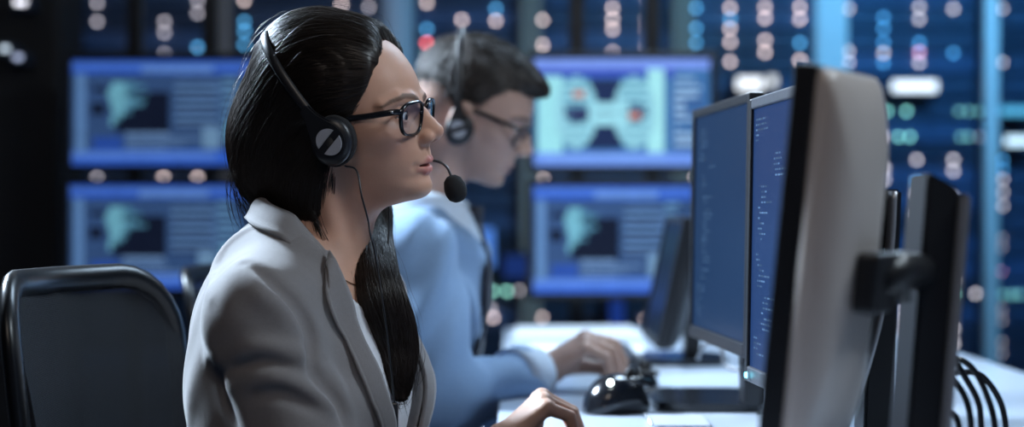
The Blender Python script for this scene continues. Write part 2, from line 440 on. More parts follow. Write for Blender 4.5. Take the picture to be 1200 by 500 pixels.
def map_canvas(seed):
    r = np.random.default_rng(seed); C = np.zeros((64, 104, 3)); C[:] = (.045, .105, .27)
    rect(C, 0, 0, 1, .13, (.04, .14, .72)); rect(C, 0, .03, 1, .06, (.12, .28, .85)); rect(C, .38, .05, .78, .11, (.16, .34, .85))
    rect(C, 0, .86, 1, 1, (.045, .16, .80)); rect(C, .0, .88, .8, .93, (.13, .30, .9))
    rect(C, .02, .13, .08, .87, (.14, .30, .62)); rect(C, .24, .30, .54, .68, DK)
    for k in range(12):                                        # the map: pale ragged land
        yy = .20+.035*k; wd = [.16, .2, .22, .24, .22, .25, .2, .15, .12, .09, .07, .04][k]; x0 = [.22, .21, .2, .19, .2, .21, .21, .22, .23, .22, .21, .21][k]
        rect(C, x0, yy, x0+wd*.45, yy+.036, (.20, .55, .72)); rect(C, x0+wd*.45, yy, x0+wd*(.6+.4*r.random()), yy+.03, (.10, .30, .46))
    rect(C, .12, .25, .19, .29, DK); rect(C, .11, .40, .18, .52, DK)
    for k in range(7):
        y = .18+.07*k; rect(C, .57, y, .57+.22+.05*r.random(), y+.034, LT if k % 2 else (.11, .22, .46)); rect(C, .57, y+.034, .80, y+.06, DK)
    for k in range(9):
        y = .16+.07*k; rect(C, .83, y, .83+.06+.08*r.random(), y+.03, (.18, .40, .70)); rect(C, .83, y+.035, .98, y+.055, (.02, .05, .14))
    for k in range(4):
        y = .69+.045*k; rect(C, .30, y, .50+.25*r.random(), y+.022, (.20, .36, .66))
    rect(C, .12, .74, .28, .85, (.03, .10, .50)); rect(C, .72, .64, .82, .84, (.20, .38, .62)); rect(C, .86, .60, .92, .78, CY)
    C *= (1+.12*r.standard_normal((64, 104, 1))); return np.clip(C, 0, 2)
def node_canvas():
    r = np.random.default_rng(7); C = np.zeros((64, 104, 3)); C[:] = (.05, .17, .42)
    R, K = 64, 104; y, x = np.mgrid[0:R, 0:K]; X = (x+.5)/K; Y = (y+.5)/R
    rect(C, 0, 0, 1, .10, (.20, .34, .92)); rect(C, 0, .10, .8, .17, (.04, .08, .50))
    rect(C, .02, .16, .16, .87, (.34, .78, .88)); rect(C, .64, .10, .74, .90, (.38, .82, .90))
    rect(C, .30, .18, .50, .84, (.015, .03, .10))
    for cx in (.24, .57):
        m = ((X-cx)/.12)**2+((Y-.50)/.34)**2 < 1; C[m] = (.30, .66, .80)
        m = ((X-cx)/.07)**2+((Y-.50)/.10)**2 < 1; C[m] = (.04, .06, .16)
        for k in range(8):
            yy = .2+.08*k; mm = (abs(Y-yy) < .012) & (abs(X-cx) < .08); C[mm] = (.12, .36, .52)
    for (a, b) in ((.42, .50), (.54, .62)): rect(C, .32, a-.02, .54, b, (.34, .74, .88))
    rect(C, .22, .30, .29, .36, (.60, .28, .22)); rect(C, .54, .50, .61, .56, (.60, .28, .22)); rect(C, .21, .51, .31, .58, (.02, .03, .10))
    for k in range(9):
        yy = .17+.075*k; rect(C, .80, yy, .82+.15*r.random(), yy+.04, (.30, .52, .80)); rect(C, .80, yy+.045, .97, yy+.07, (.04, .08, .25))
    rect(C, 0, .88, 1, 1, (.16, .32, .90)); rect(C, .05, .90, .75, .94, (.22, .42, .95))
    C *= (1+.08*r.standard_normal((64, 104, 1))); return np.clip(C, 0, 2)
YS = 4.15; kS = YS/1900
def wall_display(x0, y0, x1, y1, C, lab, gain=1.0):
    C = C*gain
    a = W(x0, y1, YS); b = W(x1, y0, YS); w = b[0]-a[0]; h = b[2]-a[2]; cx = (a[0]+b[0])/2; cz = (a[2]+b[2])/2
    e = empty('wall_display', (cx, YS+.03, a[2]), label=lab, category='monitor', group='large displays in front of the racks')
    t = .018; mb = MB()
    for sz in (-1, 1): mb.box((cx, YS+.005, cz+sz*(h/2+t/2)), (w+2*t, .03, t), bev=.003)
    for sx in (-1, 1): mb.box((cx+sx*(w/2+t/2), YS+.005, cz), (t, .03, h), bev=.003)
    mb.build('bezel', M['black'], e)
    MB().box((cx, YS+.036, cz), (w+t, .05, h+t), bev=.008).build('back_shell', M['black'], e)
    MB().box((cx, YS+.085, cz), (.16, .05, .12), bev=.004).build('mount', M['black'], e)
    s = screen_mesh('screen', C, (a[0], YS+.004, a[2]), (w, 0, 0), (0, 0, h)); link('screen', s, M['wallscreen'], e)
wall_display(84, 71, 296, 193, map_canvas(1), 'blue map screen at upper left, behind the dark-haired woman', .6)
wall_display(82, 217, 290, 338, map_canvas(2), 'blue map screen at lower left, above the empty mesh chair', .6)
wall_display(626, 69, 832, 194, node_canvas(), 'large screen with a pale cyan network diagram, upper right of the man')
wall_display(625, 218, 812, 343, map_canvas(3), 'blue map screen with dark square, below the network diagram screen', .85)
for px, lab in ((190, 'black floor stand carrying the two left map screens'), (724, 'black floor stand carrying the diagram screen and the map screen below it')):
    x = W(px, 0, YS)[0]; e = empty('display_stand', (x, YS+.15, 0), label=lab, category='stand')
    for sx in (-1, 1): MB().box((x+sx*.1, YS+.135, .9), (.04, .04, 1.72), bev=.004).build('post', M['black'], e)
    MB().box((x, YS+.135, .02), (.42, .40, .036), bev=.006).build('base', M['black'], e)
# small blue screen far behind the man
def small_panel(px, py, w, h, Y, col, st, lab):
    c = W(px, py, Y); k = Y/1900; e = empty('status_panel', (c[0], Y+.02, c[2]-h*k/2), label=lab, category='screen')
    MB().box((c[0], Y+.055, c[2]), (w*k+.03, .11, h*k+.03), bev=.004).build('housing', M['black'], e)
    MB().box((c[0], Y-.002, c[2]), (w*k, .008, h*k), bev=.002).build('display', emis('status_panel_glow', col, st), e)
small_panel(568, 290, 22, 46, 6.2, (.10, .30, .95), .8, 'small bright blue status panel behind the man, beside his tie')
small_panel(607, 312, 34, 26, 6.2, (.02, .06, .30), .5, 'dim blue status panel left of the lower map screen')
small_panel(723, 368, 16, 34, 6.2, (.02, .07, .42), .5, 'dim blue status panel under the lower map screen')

# ------------------------------------------------------------------ desk and what stands on it
ZD = CAMZ-.285
M['desk'] = mat('desk_laminate', (.55, .62, .72), .28, var=(5, .06), coat=.3)
M['deskleg'] = mat('desk_leg_steel', (.25, .27, .3), .4, metal=.6)
M['paper'] = mat('white_paper', (.82, .85, .88), .6, var=(9, .04))
M['chrome'] = mat('steel_chrome', (.7, .7, .72), .18, metal=1.0)
M['key'] = mat('key_plastic', (.02, .022, .03), .5)
M['whitecable'] = mat('white_cable', (.38, .40, .44), .45)
e = empty('desk', (.4, 2.55, 0), label='long pale blue-white desk the monitors stand on', category='desk')
MB().box((.45, 2.60, ZD-.015), (.94, 2.9, .03), bev=.004).build('desktop', M['desk'], e)
for x, y in ((.03, 1.25), (.84, 1.25), (.03, 3.95), (.84, 3.95)): MB().box((x, y, (ZD-.03)/2), (.05, .05, ZD-.03), bev=.004).build('leg', M['deskleg'], e)
MB().box((.86, 2.6, .45), (.02, 2.6, .4)).build('modesty_panel', M['deskleg'], e)

def code_canvas(seed, base, ink, rows=150, cols=190, dens=.6):
    r = np.random.default_rng(seed); C = np.zeros((rows, cols, 3)); C[:] = base
    x = 6
    for i in range(6, rows-6, 3):
        if r.random() < .14: x = int(r.integers(6, 60)); continue
        j = x+int(r.integers(0, 3))*4
        for _ in range(int(r.integers(1, 6))):
            n = int(r.integers(2, 8))
            if j+n > cols-6: break
            C[i, j:j+n] = np.array(ink)*(.4+.9*r.random()); j += n+1+int(r.integers(0, 2))
    return C
M['darkmetal'] = mat('dark_metal', (.07, .075, .09), .45, metal=.2, var=(200, .3))
M['deskscreen'] = screen_mat('desk_screen_picture', 1.0, .3)

def monitor(lab, Pn, Pf, z0, z1, tilt, canvas, shell, front_left=True, column=None, base=True, group='desk monitors', thick=.02, silver_top=False, depth=1.0):
    """Pn, Pf: near and far lower ends of the panel in plan; the picture faces the left of Pn->Pf"""
    Pn = Vector((*Pn, 0)); Pf = Vector((*Pf, 0)); t = (Pf-Pn); w = t.length; t.normalize()
    n = Vector((-t.y, t.x, 0))                      # the side the picture faces
    h = z1-z0; c = (Pn+Pf)/2; c.z = z0
    X = -t; Yb = -n                                # local x to the viewer's right when facing it, y to the back
    R = Matrix(((X.x, Yb.x, 0, c.x), (X.y, Yb.y, 0, c.y), (0, 0, 1, z0), (0, 0, 0, 1)))
    M0 = R @ Matrix.Rotation(-tilt, 4, 'X')
    e = empty('monitor', (c.x, c.y, ZD), label=lab, category='monitor', group=group)
    b = .013
    for sx in (-1, 1): MB().box((sx*(w/2-b/2), thick/2, h/2), (b, thick, h), M0, bev=.002).build('bezel', M['black'], e)
    for zz, bb in ((h-b/2, b), (b*.7, b*1.4)): MB().box((0, thick/2, zz), (w-2*b, thick, bb), M0, bev=.002).build('rail', M['darkmetal'] if silver_top else M['black'], e)
    o = M0 @ Vector((-w/2+b, .004, b*1.4)); ux = M0.to_3x3() @ Vector((w-2*b, 0, 0)); uz = M0.to_3x3() @ Vector((0, 0, h-2.4*b))
    link('screen', screen_mesh('screen', canvas, o, ux, uz), M['deskscreen'], e)
    # curved back shell: rounded rectangle sections that shrink toward the back
    V = []; F = []; NS = 32
    def rr(wx, hz, r):
        out = []
        for cx, cz, a0 in ((wx/2-r, hz/2-r, 0), (-wx/2+r, hz/2-r, 90), (-wx/2+r, -hz/2+r, 180), (wx/2-r, -hz/2+r, 270)):
            for k in range(NS//4):
                a = math.radians(a0+90*k/(NS//4-1)); out.append((cx+r*math.cos(a), cz+r*math.sin(a)))
        return out
    secs = [(1.0, 0, .012), (1.0, .008, .014), (.97, .014, .02), (.90, .021, .03), (.78, .028, .04), (.5, .034, .05), (.2, .036, .03)]
    for s, y, r in secs:
        for x, z in rr((w-.004)*s, (h-.004)*s, r*min(1, s*1.2)): V.append(M0 @ Vector((x, thick+y*depth, h/2+z)))
    for j in range(len(secs)-1):
        for k in range(NS): F.append((j*NS+k, j*NS+(k+1) % NS, (j+1)*NS+(k+1) % NS, (j+1)*NS+k))
    F.append(tuple(range(NS))); F.append(tuple((len(secs)-1)*NS+k for k in range(NS)))
    MB().add(V, F, smooth=True).build('back_shell', shell, e)
    MB().box((0, thick+.036*depth+.008, h*.46), (.05, .02, .05), M0, bev=.004).build('mount_plate', M['black'], e)
    return e, R, M0, w, h

# far monitor and the middle one: they turn a little towards us
eA, RA, MA, wA, hA = monitor('far desk monitor with dark blue code screen, next to the white cable', (.292, 2.035), (.262, 2.41), .868, 1.203, math.radians(1), code_canvas(3, (.010, .036, .105), (.07, .15, .28)), M['black'])
eB, RB, MB_, wB, hB = monitor('middle desk monitor showing lines of code, half hidden by the nearest monitor', (.304, 1.555), (.276, 1.93), .852, 1.186, math.radians(1), code_canvas(5, (.012, .042, .155), (.11, .22, .42)), M['black'], silver_top=True)
eC, RC, MC, wC, hC = monitor('nearest desk monitor seen from behind, pale back shell', (.196, 1.31), (.266, 1.425), .855, 1.172, math.radians(6), code_canvas(8, (.016, .055, .20), (.16, .28, .48)), M['greyshell'], depth=.95)
def leaning(e, p0, p1, sx, sy, mt, name, rot=0, slant=0):
    """slab column from p0 up to p1"""
    p0 = Vector(p0); p1 = Vector(p1); mb = MB(); c, s = math.cos(rot), math.sin(rot)
    V = []
    for p in (p0, p1):
        for ax, ay in ((-1, -1), (1, -1), (1, 1), (-1, 1)):
            x, y = ax*sx/2, ay*sy/2; V.append(p+Vector((c*x-s*y, s*x+c*y, -slant*ax if p is p1 else 0)))
    mb.add(V, [(3, 2, 1, 0), (4, 5, 6, 7), (0, 1, 5, 4), (1, 2, 6, 5), (2, 3, 7, 6), (3, 0, 4, 7)])
    me = mb.mesh(name); bm = bmesh.new(); bm.from_mesh(me); bmesh.ops.bevel(bm, geom=list(bm.edges), offset=.003, segments=2, affect='EDGES'); bm.to_mesh(me); bm.free()
    return link(name, me, mt, e)
def foot(e, x, y, w, d, mt=None, rot=0):
    Mx = Matrix.Translation((x, y, ZD+.001)) @ Matrix.Rotation(rot, 4, 'Z')
    poly = [(w/2*math.copysign(abs(math.cos(a))**.5, math.cos(a)), d/2*math.copysign(abs(math.sin(a))**.5, math.sin(a))) for a in [2*math.pi*k/28 for k in range(28)]]
    MB().prism(poly, 0, .012, Mx).build('base', mt or M['black_gloss'], e)
# stand of the nearest monitor: slab column and short arm
yC = 1.40
top = W(1099, 212, yC); bot = W(1062, 640, yC)
leaning(eC, (bot[0], yC, ZD+.012), (top[0], yC+.01, top[2]), .030, .045, M['black'], 'stand_column', math.radians(8), .008)
leaning(eC, (bot[0]+.0185, yC-.004, ZD+.012), (top[0]+.0185, yC+.006, top[2]-.011), .008, .047, M['silver'], 'column_edge', math.radians(8))
a0 = MC @ Vector((0, .06, hC*.46)); a1 = W(1085, 318, yC)
MB().tube([a0, (a0+Vector(a1))/2+Vector((0, 0, .006)), Vector(a1)], .016, 10).build('arm', M['black'], eC)
MB().lathe([(.0, -.02), (.014, -.02), (.014, .02), (.0, .02)], 18, Matrix.Translation(a0.lerp(Vector(a1), .4))).build('swivel', M['black'], eC)
foot(eC, bot[0]-.02, yC, .20, .22)
# stand of the middle monitor: dark slab with a silver curved edge
yB = 1.72; tb = W(1034, 222, yB)
leaning(eB, (tb[0]-.012, yB, ZD+.012), (tb[0], yB, tb[2]), .030, .05, M['black'], 'stand_column')
pts = crom([W(1046, 224, yB-.03), W(1042, 290, yB-.03), W(1030, 370, yB-.03), W(1008, 450, yB-.03), W(985, 512, yB-.03), np.array([W(970, 0, yB-.03)[0], yB-.03, ZD+.014])], 6)
MB().tube(pts, .005, 8, sec=(.0045, .012)).build('stand_rib', M['silver'], eB)
MB().tube([MB_ @ Vector((0, .06, hB*.46)), Vector((tb[0]-.005, yB, tb[2]-.05))], .02, 10).build('arm', M['black'], eB)
foot(eB, tb[0]-.03, yB, .2, .22)
c0 = MB_ @ Vector((-wB/2+.03, -.003, .009))
MB().lathe([(.0, 0), (.004, 0), (.003, .003), (.0, .0035)], 12, Matrix.Translation(c0) @ Matrix.Rotation(-math.pi/2, 4, 'Y')).build('power_light', emis('power_led', (.15, .7, .9), 6), eB)
# stand of the far monitor
leaning(eA, (.345, 2.33, ZD+.012), (.345, 2.33, 1.06), .03, .06, M['black'], 'stand_column')
MB().tube([MA @ Vector((0, .06, hA*.46)), Vector((.345, 2.33, 1.02))], .02, 10).build('arm', M['black'], eA)
foot(eA, .287, 2.43, .17, .22)

# lower leaning monitor further down the desk
eD, RD, MD, wD, hD = monitor('small dark tilted monitor beyond the far monitor, near the map screen', (.262, 2.95), (.262, 3.30), .805, 1.05, math.radians(12), code_canvas(12, (.003, .008, .028), (.01, .02, .06)), M['black'])
leaning(eD, (.345, 3.12, ZD+.012), (.345, 3.12, .95), .03, .06, M['black'], 'stand_column')
MB().tube([MD @ Vector((0, .05, hD*.46)), Vector((.345, 3.12, .92))], .015, 8).build('arm', M['black'], eD)
foot(eD, .33, 3.12, .16, .2)

# keyboards
def keyboard(lab, cx, cy, L, D, rot):
    R = Matrix.Translation((cx, cy, ZD+.001)) @ Matrix.Rotation(rot, 4, 'Z')
    e = empty('keyboard', (cx, cy, ZD), label=lab, category='keyboard')
    MB().box((0, 0, .009), (L, D, .018), R, bev=.004).build('case', M['black'], e)
    nx, ny = 15, 5; kx = (L-.02)/nx; ky = (D-.02)/ny
    me = MB().box((0, 0, 0), (kx*.86, ky*.86, .008), bev=.0015).mesh('key'); me.materials.append(M['key'])
    for i in range(nx):
        for j in range(ny):
            o = bpy.data.objects.new('key', me); COL.objects.link(o); o.parent = e
            p = R @ Vector((-L/2+.01+kx*(i+.5), -D/2+.01+ky*(j+.5), .021)); o.location = p-Vector(e.location); o.rotation_euler = (0, 0, rot)
keyboard('black keyboard in front of the small tilted monitor', .175, 3.10, .36, .13, math.radians(90))
keyboard('black keyboard under the woman\'s fingers, near the bottom edge', .10, 1.77, .40, .14, math.radians(86))

# mice
def mouse(lab, cx, cy, rot, L, Wd, H, mt, led=None):
    e = empty('computer_mouse', (cx, cy, ZD), label=lab, category='mouse')
    R = Matrix.Translation((cx, cy, ZD+.001)) @ Matrix.Rotation(rot, 4, 'Z')
    def build(f0, f1, grow, n1=22, n2=13):
        V = []; F = []
        for i in range(n1):
            u = f0+(f1-f0)*i/(n1-1); a = math.sqrt(max(1e-4, 1-abs(2*u-1)**2.6))
            hh = H*(.35+.65*math.sin(math.pi*min(1, max(0, .12+.80*u)))**.9)*a**.6
            for j in range(n2):
                t = math.pi*j/(n2-1); V.append(R @ Vector(((u-.5)*L, math.cos(t)*Wd/2*a*(1+.08*math.sin(t))*grow, max(0, math.sin(t))**.7*hh*grow)))
        for i in range(n1-1):
            for j in range(n2-1): F.append((i*n2+j, i*n2+j+1, (i+1)*n2+j+1, (i+1)*n2+j))
        F.append(tuple(i*n2 for i in range(n1))+tuple(i*n2+n2-1 for i in range(n1-1, -1, -1)))
        F.append(tuple(range(n2))); F.append(tuple((n1-1)*n2+j for j in range(n2)))
        return MB().add(V, F, smooth=True)
    build(0, 1, 1).build('shell', mt, e)
    for sy in (-1, 1):
        MB().box((L*.24, sy*Wd*.19, H*.86), (L*.36, Wd*.30, H*.22), R @ Matrix.Rotation(math.radians(12), 4, 'Y'), bev=.006).build('button', mt, e)
    MB().lathe([(.0, -.004), (.011, -.004), (.011, .004), (.0, .004)], 16, R @ Matrix.Translation((L*.27, 0, H*.93)) @ Matrix.Rotation(math.pi/2, 4, 'X')).build('scroll_wheel', M['black_soft'], e)
    if led:
        p = R @ Vector(led)
        MB().lathe([(.0, 0), (.0042, 0), (.0035, .002), (.0, .003)], 12, Matrix.Translation(p) @ Matrix.Rotation(math.pi/2, 4, 'X')).build('indicator_light', emis('mouse_led', (.85, 1, 1), 14), e)
mouse('black computer mouse with a bright white light, beside the man\'s cuff', .150, 2.33, math.radians(35), .105, .074, .055, M['black_gloss'], (-.030, -.024, .045))
mouse('dark computer mouse under the man\'s hand', .190, 2.66, math.radians(10), .105, .064, .036, M['black_gloss'])

# sheets of paper, notepad and phone
def sheet(name, lab, cat, pts, z, th, mt):
    MB().prism(pts, z, z+th).build(name, mt, label=lab, category=cat)
sheet('paper_sheet', 'white paper lying on the desk beyond the man\'s hand', 'paper', [(.03, 3.20), (.27, 3.18), (.28, 3.52), (.04, 3.54)], ZD+.0008, .0006, M['paper'])
sheet('paper_stack', 'stack of white paper at the far end of the desk under the map screen', 'paper', [(.0, 3.58), (.30, 3.60), (.29, 3.95), (.01, 3.93)], ZD+.0008, .012, M['paper'])
e = empty('notepad', (.23, 2.13, ZD), label='small pale notepad at the bottom edge of the picture', category='notepad')
MB().box((.222, 2.18, ZD+.0035), (.075, .11, .005), bev=.001).build('pages', M['paper'], e)
MB().box((.222, 2.18, ZD+.0072), (.077, .112, .002), bev=.001).build('cover', mat('notepad_cover', (.55, .58, .66), .4), e)
MB().tube([(.1835, 2.126+.0045*k, ZD+.0075+.004*math.sin(k*1.6)) for k in range(25)], .0012, 6).build('binding', M['chrome'], e)
# cables
MB().tube(crom([W(818, 420, 2.55), W(826, 404, 2.5), W(845, 408, 2.45), W(850, 428, 2.45), W(872, 436, 2.42), np.array([.38, 2.42, ZD+.02])], 8), .0035, 8).build('white_cable', M['whitecable'],
    label='white cable looping behind the foot of the far monitor', category='cable')
cab = [([(1104, 432), (1120, 420), (1140, 432), (1156, 462), (1166, 500), (1170, 560)], 1.62, 'black cable arching highest beside the slab stand'),
       ([(1100, 424), (1118, 445), (1132, 468), (1138, 500), (1140, 560)], 1.60, 'black cable dropping close to the slab stand'),
       ([(1098, 440), (1125, 436), (1150, 440), (1172, 470), (1180, 510), (1184, 560)], 1.66, 'outermost black cable, furthest from the slab stand'),
       ([(1112, 410), (1130, 440), (1146, 470), (1150, 500), (1154, 560)], 1.64, 'thin black cable in the middle of the bunch'),
       ([(1100, 455), (1112, 480), (1124, 500), (1130, 560)], 1.58, 'lowest black cable, beside the foot of the slab stand')]
for pts, Y, lab in cab:
    P = [W(x, y, Y) for x, y in pts]; P[-1][2] = ZD+.006; P = P+[P[-1]+np.array([.05, .08, 0])]
    MB().tube(crom(P, 8), .0032, 8).build('black_cable', M['black_gloss'], label=lab, category='cable', group='cables behind the monitors')

# ------------------------------------------------------------------ office chairs
M['mesh'] = None
M['chairblack'] = mat('chair_frame_black', (.004, .0045, .006), .3, spec=.3)
m = bpy.data.materials.new('chair_mesh'); m.use_nodes = True; nt = m.node_tree; b = nt.nodes['Principled BSDF']; N = nt.nodes; L = nt.links
b.inputs['Base Color'].default_value = (.007, .008, .011, 1); b.inputs['Roughness'].default_value = .6; b.inputs['Specular IOR Level'].default_value = .2
tc = N.new('ShaderNodeTexCoord'); ck = N.new('ShaderNodeTexWave'); ck.wave_type = 'BANDS'; ck.bands_direction = 'Z'; ck.inputs['Scale'].default_value = 190
ck2 = N.new('ShaderNodeTexWave'); ck2.wave_type = 'BANDS'; ck2.bands_direction = 'Y'; ck2.inputs['Scale'].default_value = 190
L.new(tc.outputs['Object'], ck.inputs['Vector']); L.new(tc.outputs['Object'], ck2.inputs['Vector'])
mxx = N.new('ShaderNodeMath'); mxx.operation = 'MAXIMUM'; L.new(ck.outputs['Fac'], mxx.inputs[0]); L.new(ck2.outputs['Fac'], mxx.inputs[1])
mr = N.new('ShaderNodeMapRange'); mr.inputs[1].default_value = .45; mr.inputs[2].default_value = .75; mr.inputs[3].default_value = .72; mr.inputs[4].default_value = 1.0
L.new(mxx.outputs[0], mr.inputs[0]); L.new(mr.outputs[0], b.inputs['Alpha'])
bp = N.new('ShaderNodeBump'); bp.inputs['Strength'].default_value = .6; bp.inputs['Distance'].default_value = .0008; L.new(mxx.outputs[0], bp.inputs['Height']); L.new(bp.outputs[0], b.inputs['Normal'])
M['mesh'] = m
M['seatfab'] = mat('seat_fabric', (.02, .022, .028), .85, bump=(700, .5, .001))
def chair(lab, bx, by, yaw, ztop, width, tilt):
    """bx, by: middle of the backrest at its top; yaw: direction it faces"""
    f = Vector((math.cos(yaw), math.sin(yaw), 0)); s = Vector((-f.y, f.x, 0))       # s: sitter's left
    e = empty('office_chair', (bx+f.x*.28, by+f.y*.28, 0), label=lab, category='chair', group='black mesh office chairs')
    H = .56; top = Vector((bx, by, ztop)); up = (Vector((0, 0, 1))-f*math.tan(tilt)).normalized()
    def P(a, h, d=0): return top+s*a+up*h+f*d      # a sideways, h up, d forward
    def curve(a): return -.05*(1-(2*a/width)**2)    # back bows away from the sitter
    pts = []; w2 = width/2; r = .075
    for a, h in [(-w2*.86, -H), (-w2*.92, -H*.7), (-w2*.97, -H*.4), (-w2, -r*1.7)]: pts.append((a, h))
    for k in range(7): an = math.pi-math.pi/2*k/6; pts.append((-w2+r+r*math.cos(an), -r+r*math.sin(an)))
    for a in (-.3, 0, .3): pts.append((a*w2*1.6, 0))
    for k in range(7): an = math.pi/2-math.pi/2*k/6; pts.append((w2-r+r*math.cos(an), -r+r*math.sin(an)))
    for a, h in [(w2, -r*1.7), (w2*.97, -H*.4), (w2*.92, -H*.7), (w2*.86, -H)]: pts.append((a, h))
    for k in range(1, 6): pts.append((w2*.86*(1-k/3), -H-.02))
    MB().tube([P(a, h, curve(a)) for a, h in pts], .016, 12, closed=True, sec=(.010, .016)).build('back_frame', M['chairblack'], e)
    V = []; F = []; nu, nv = 17, 17
    for i in range(nv):
        h = -.012-(H-.012)*i/(nv-1)
        ww = w2*(1-.14*max(0, -h-.13)/(H-.13)) if h < -r*1.3 else w2-r+math.sqrt(max(0, r*r-(max(0, r+h))**2))
        for j in range(nu):
            a = (-1+2*j/(nu-1))*(ww-.006); V.append(P(a, h, curve(a)+.004+.02*math.sin(math.pi*i/(nv-1))))
    for i in range(nv-1):
        for j in range(nu-1): F.append((i*nu+j, i*nu+j+1, (i+1)*nu+j+1, (i+1)*nu+j))
    MB().add(V, F, smooth=True).build('back_mesh', M['mesh'], e)
    MB().tube([P(a*w2*.93, -.215, curve(a*w2)-.016) for a in (-1, -.5, 0, .5, 1)], .012, 8, sec=(.02, .008)).build('lumbar_bar', M['black'], e)
    zs = .47; sc = Vector((bx, by, 0))+f*.29
    MB().tube([P(0, -H-.02, -.05), Vector((bx, by, zs-.02))+f*.02, sc+Vector((0, 0, zs-.05))], .025, 10, sec=(.035, .015)).build('back_support', M['black'], e)
    R = Matrix(((f.x, s.x, 0, sc.x), (f.y, s.y, 0, sc.y), (0, 0, 1, 0), (0, 0, 0, 1)))
    me = MB().box((0, 0, zs), (.46, .48, .08), R, bev=.035); me.build('seat', M['seatfab'], e)
    MB().box((0, 0, zs-.055), (.24, .2, .03), R, bev=.005).build('seat_plate', M['black'], e)
    for sy in (-1, 1):
        a = R @ Vector((-.02, sy*.2, zs-.05)); b_ = R @ Vector((-.02, sy*.27, zs-.03)); c_ = R @ Vector((-.02, sy*.275, zs+.12))
        arm = MB().tube([a, b_, c_], .014, 8).build('arm_post', M['black'], e)
        MB().box((.0, sy*.275, zs+.13), (.22, .07, .025), R, bev=.01).build('armrest', M['black_soft'], e)
    MB().lathe([(.0, .09), (.026, .09), (.026, .26), (.015, .26), (.015, zs-.06), (.0, zs-.06)], 16, Matrix.Translation((sc.x, sc.y, 0))).build('gas_lift', M['chrome'], e)
    for k in range(5):
        an = yaw+.3+2*math.pi*k/5; d = Vector((math.cos(an), math.sin(an), 0)); c0 = Vector((sc.x, sc.y, 0))
        lg = MB().tube([c0+Vector((0, 0, .11)), c0+d*.16+Vector((0, 0, .1)), c0+d*.3+Vector((0, 0, .075))], .018, 8).build('leg', M['black'], e)
        MB().lathe([(.0, -.02), (.03, -.02), (.03, .02), (.0, .02)], 16, Matrix.Translation(c0+d*.3+Vector((0, 0, .0305))) @ Matrix.Rotation(an, 4, 'Z') @ Matrix.Rotation(math.pi/2, 4, 'X')).build('caster', M['black_soft'], lg)
    return e
chair('black mesh office chair behind the woman, its backrest in plain view', -.490, 1.905, math.radians(-13), .972, .40, math.radians(7))
chair('black mesh office chair of the man, mostly hidden behind the woman', -.50, 2.86, math.radians(-8), .945, .42, math.radians(7))

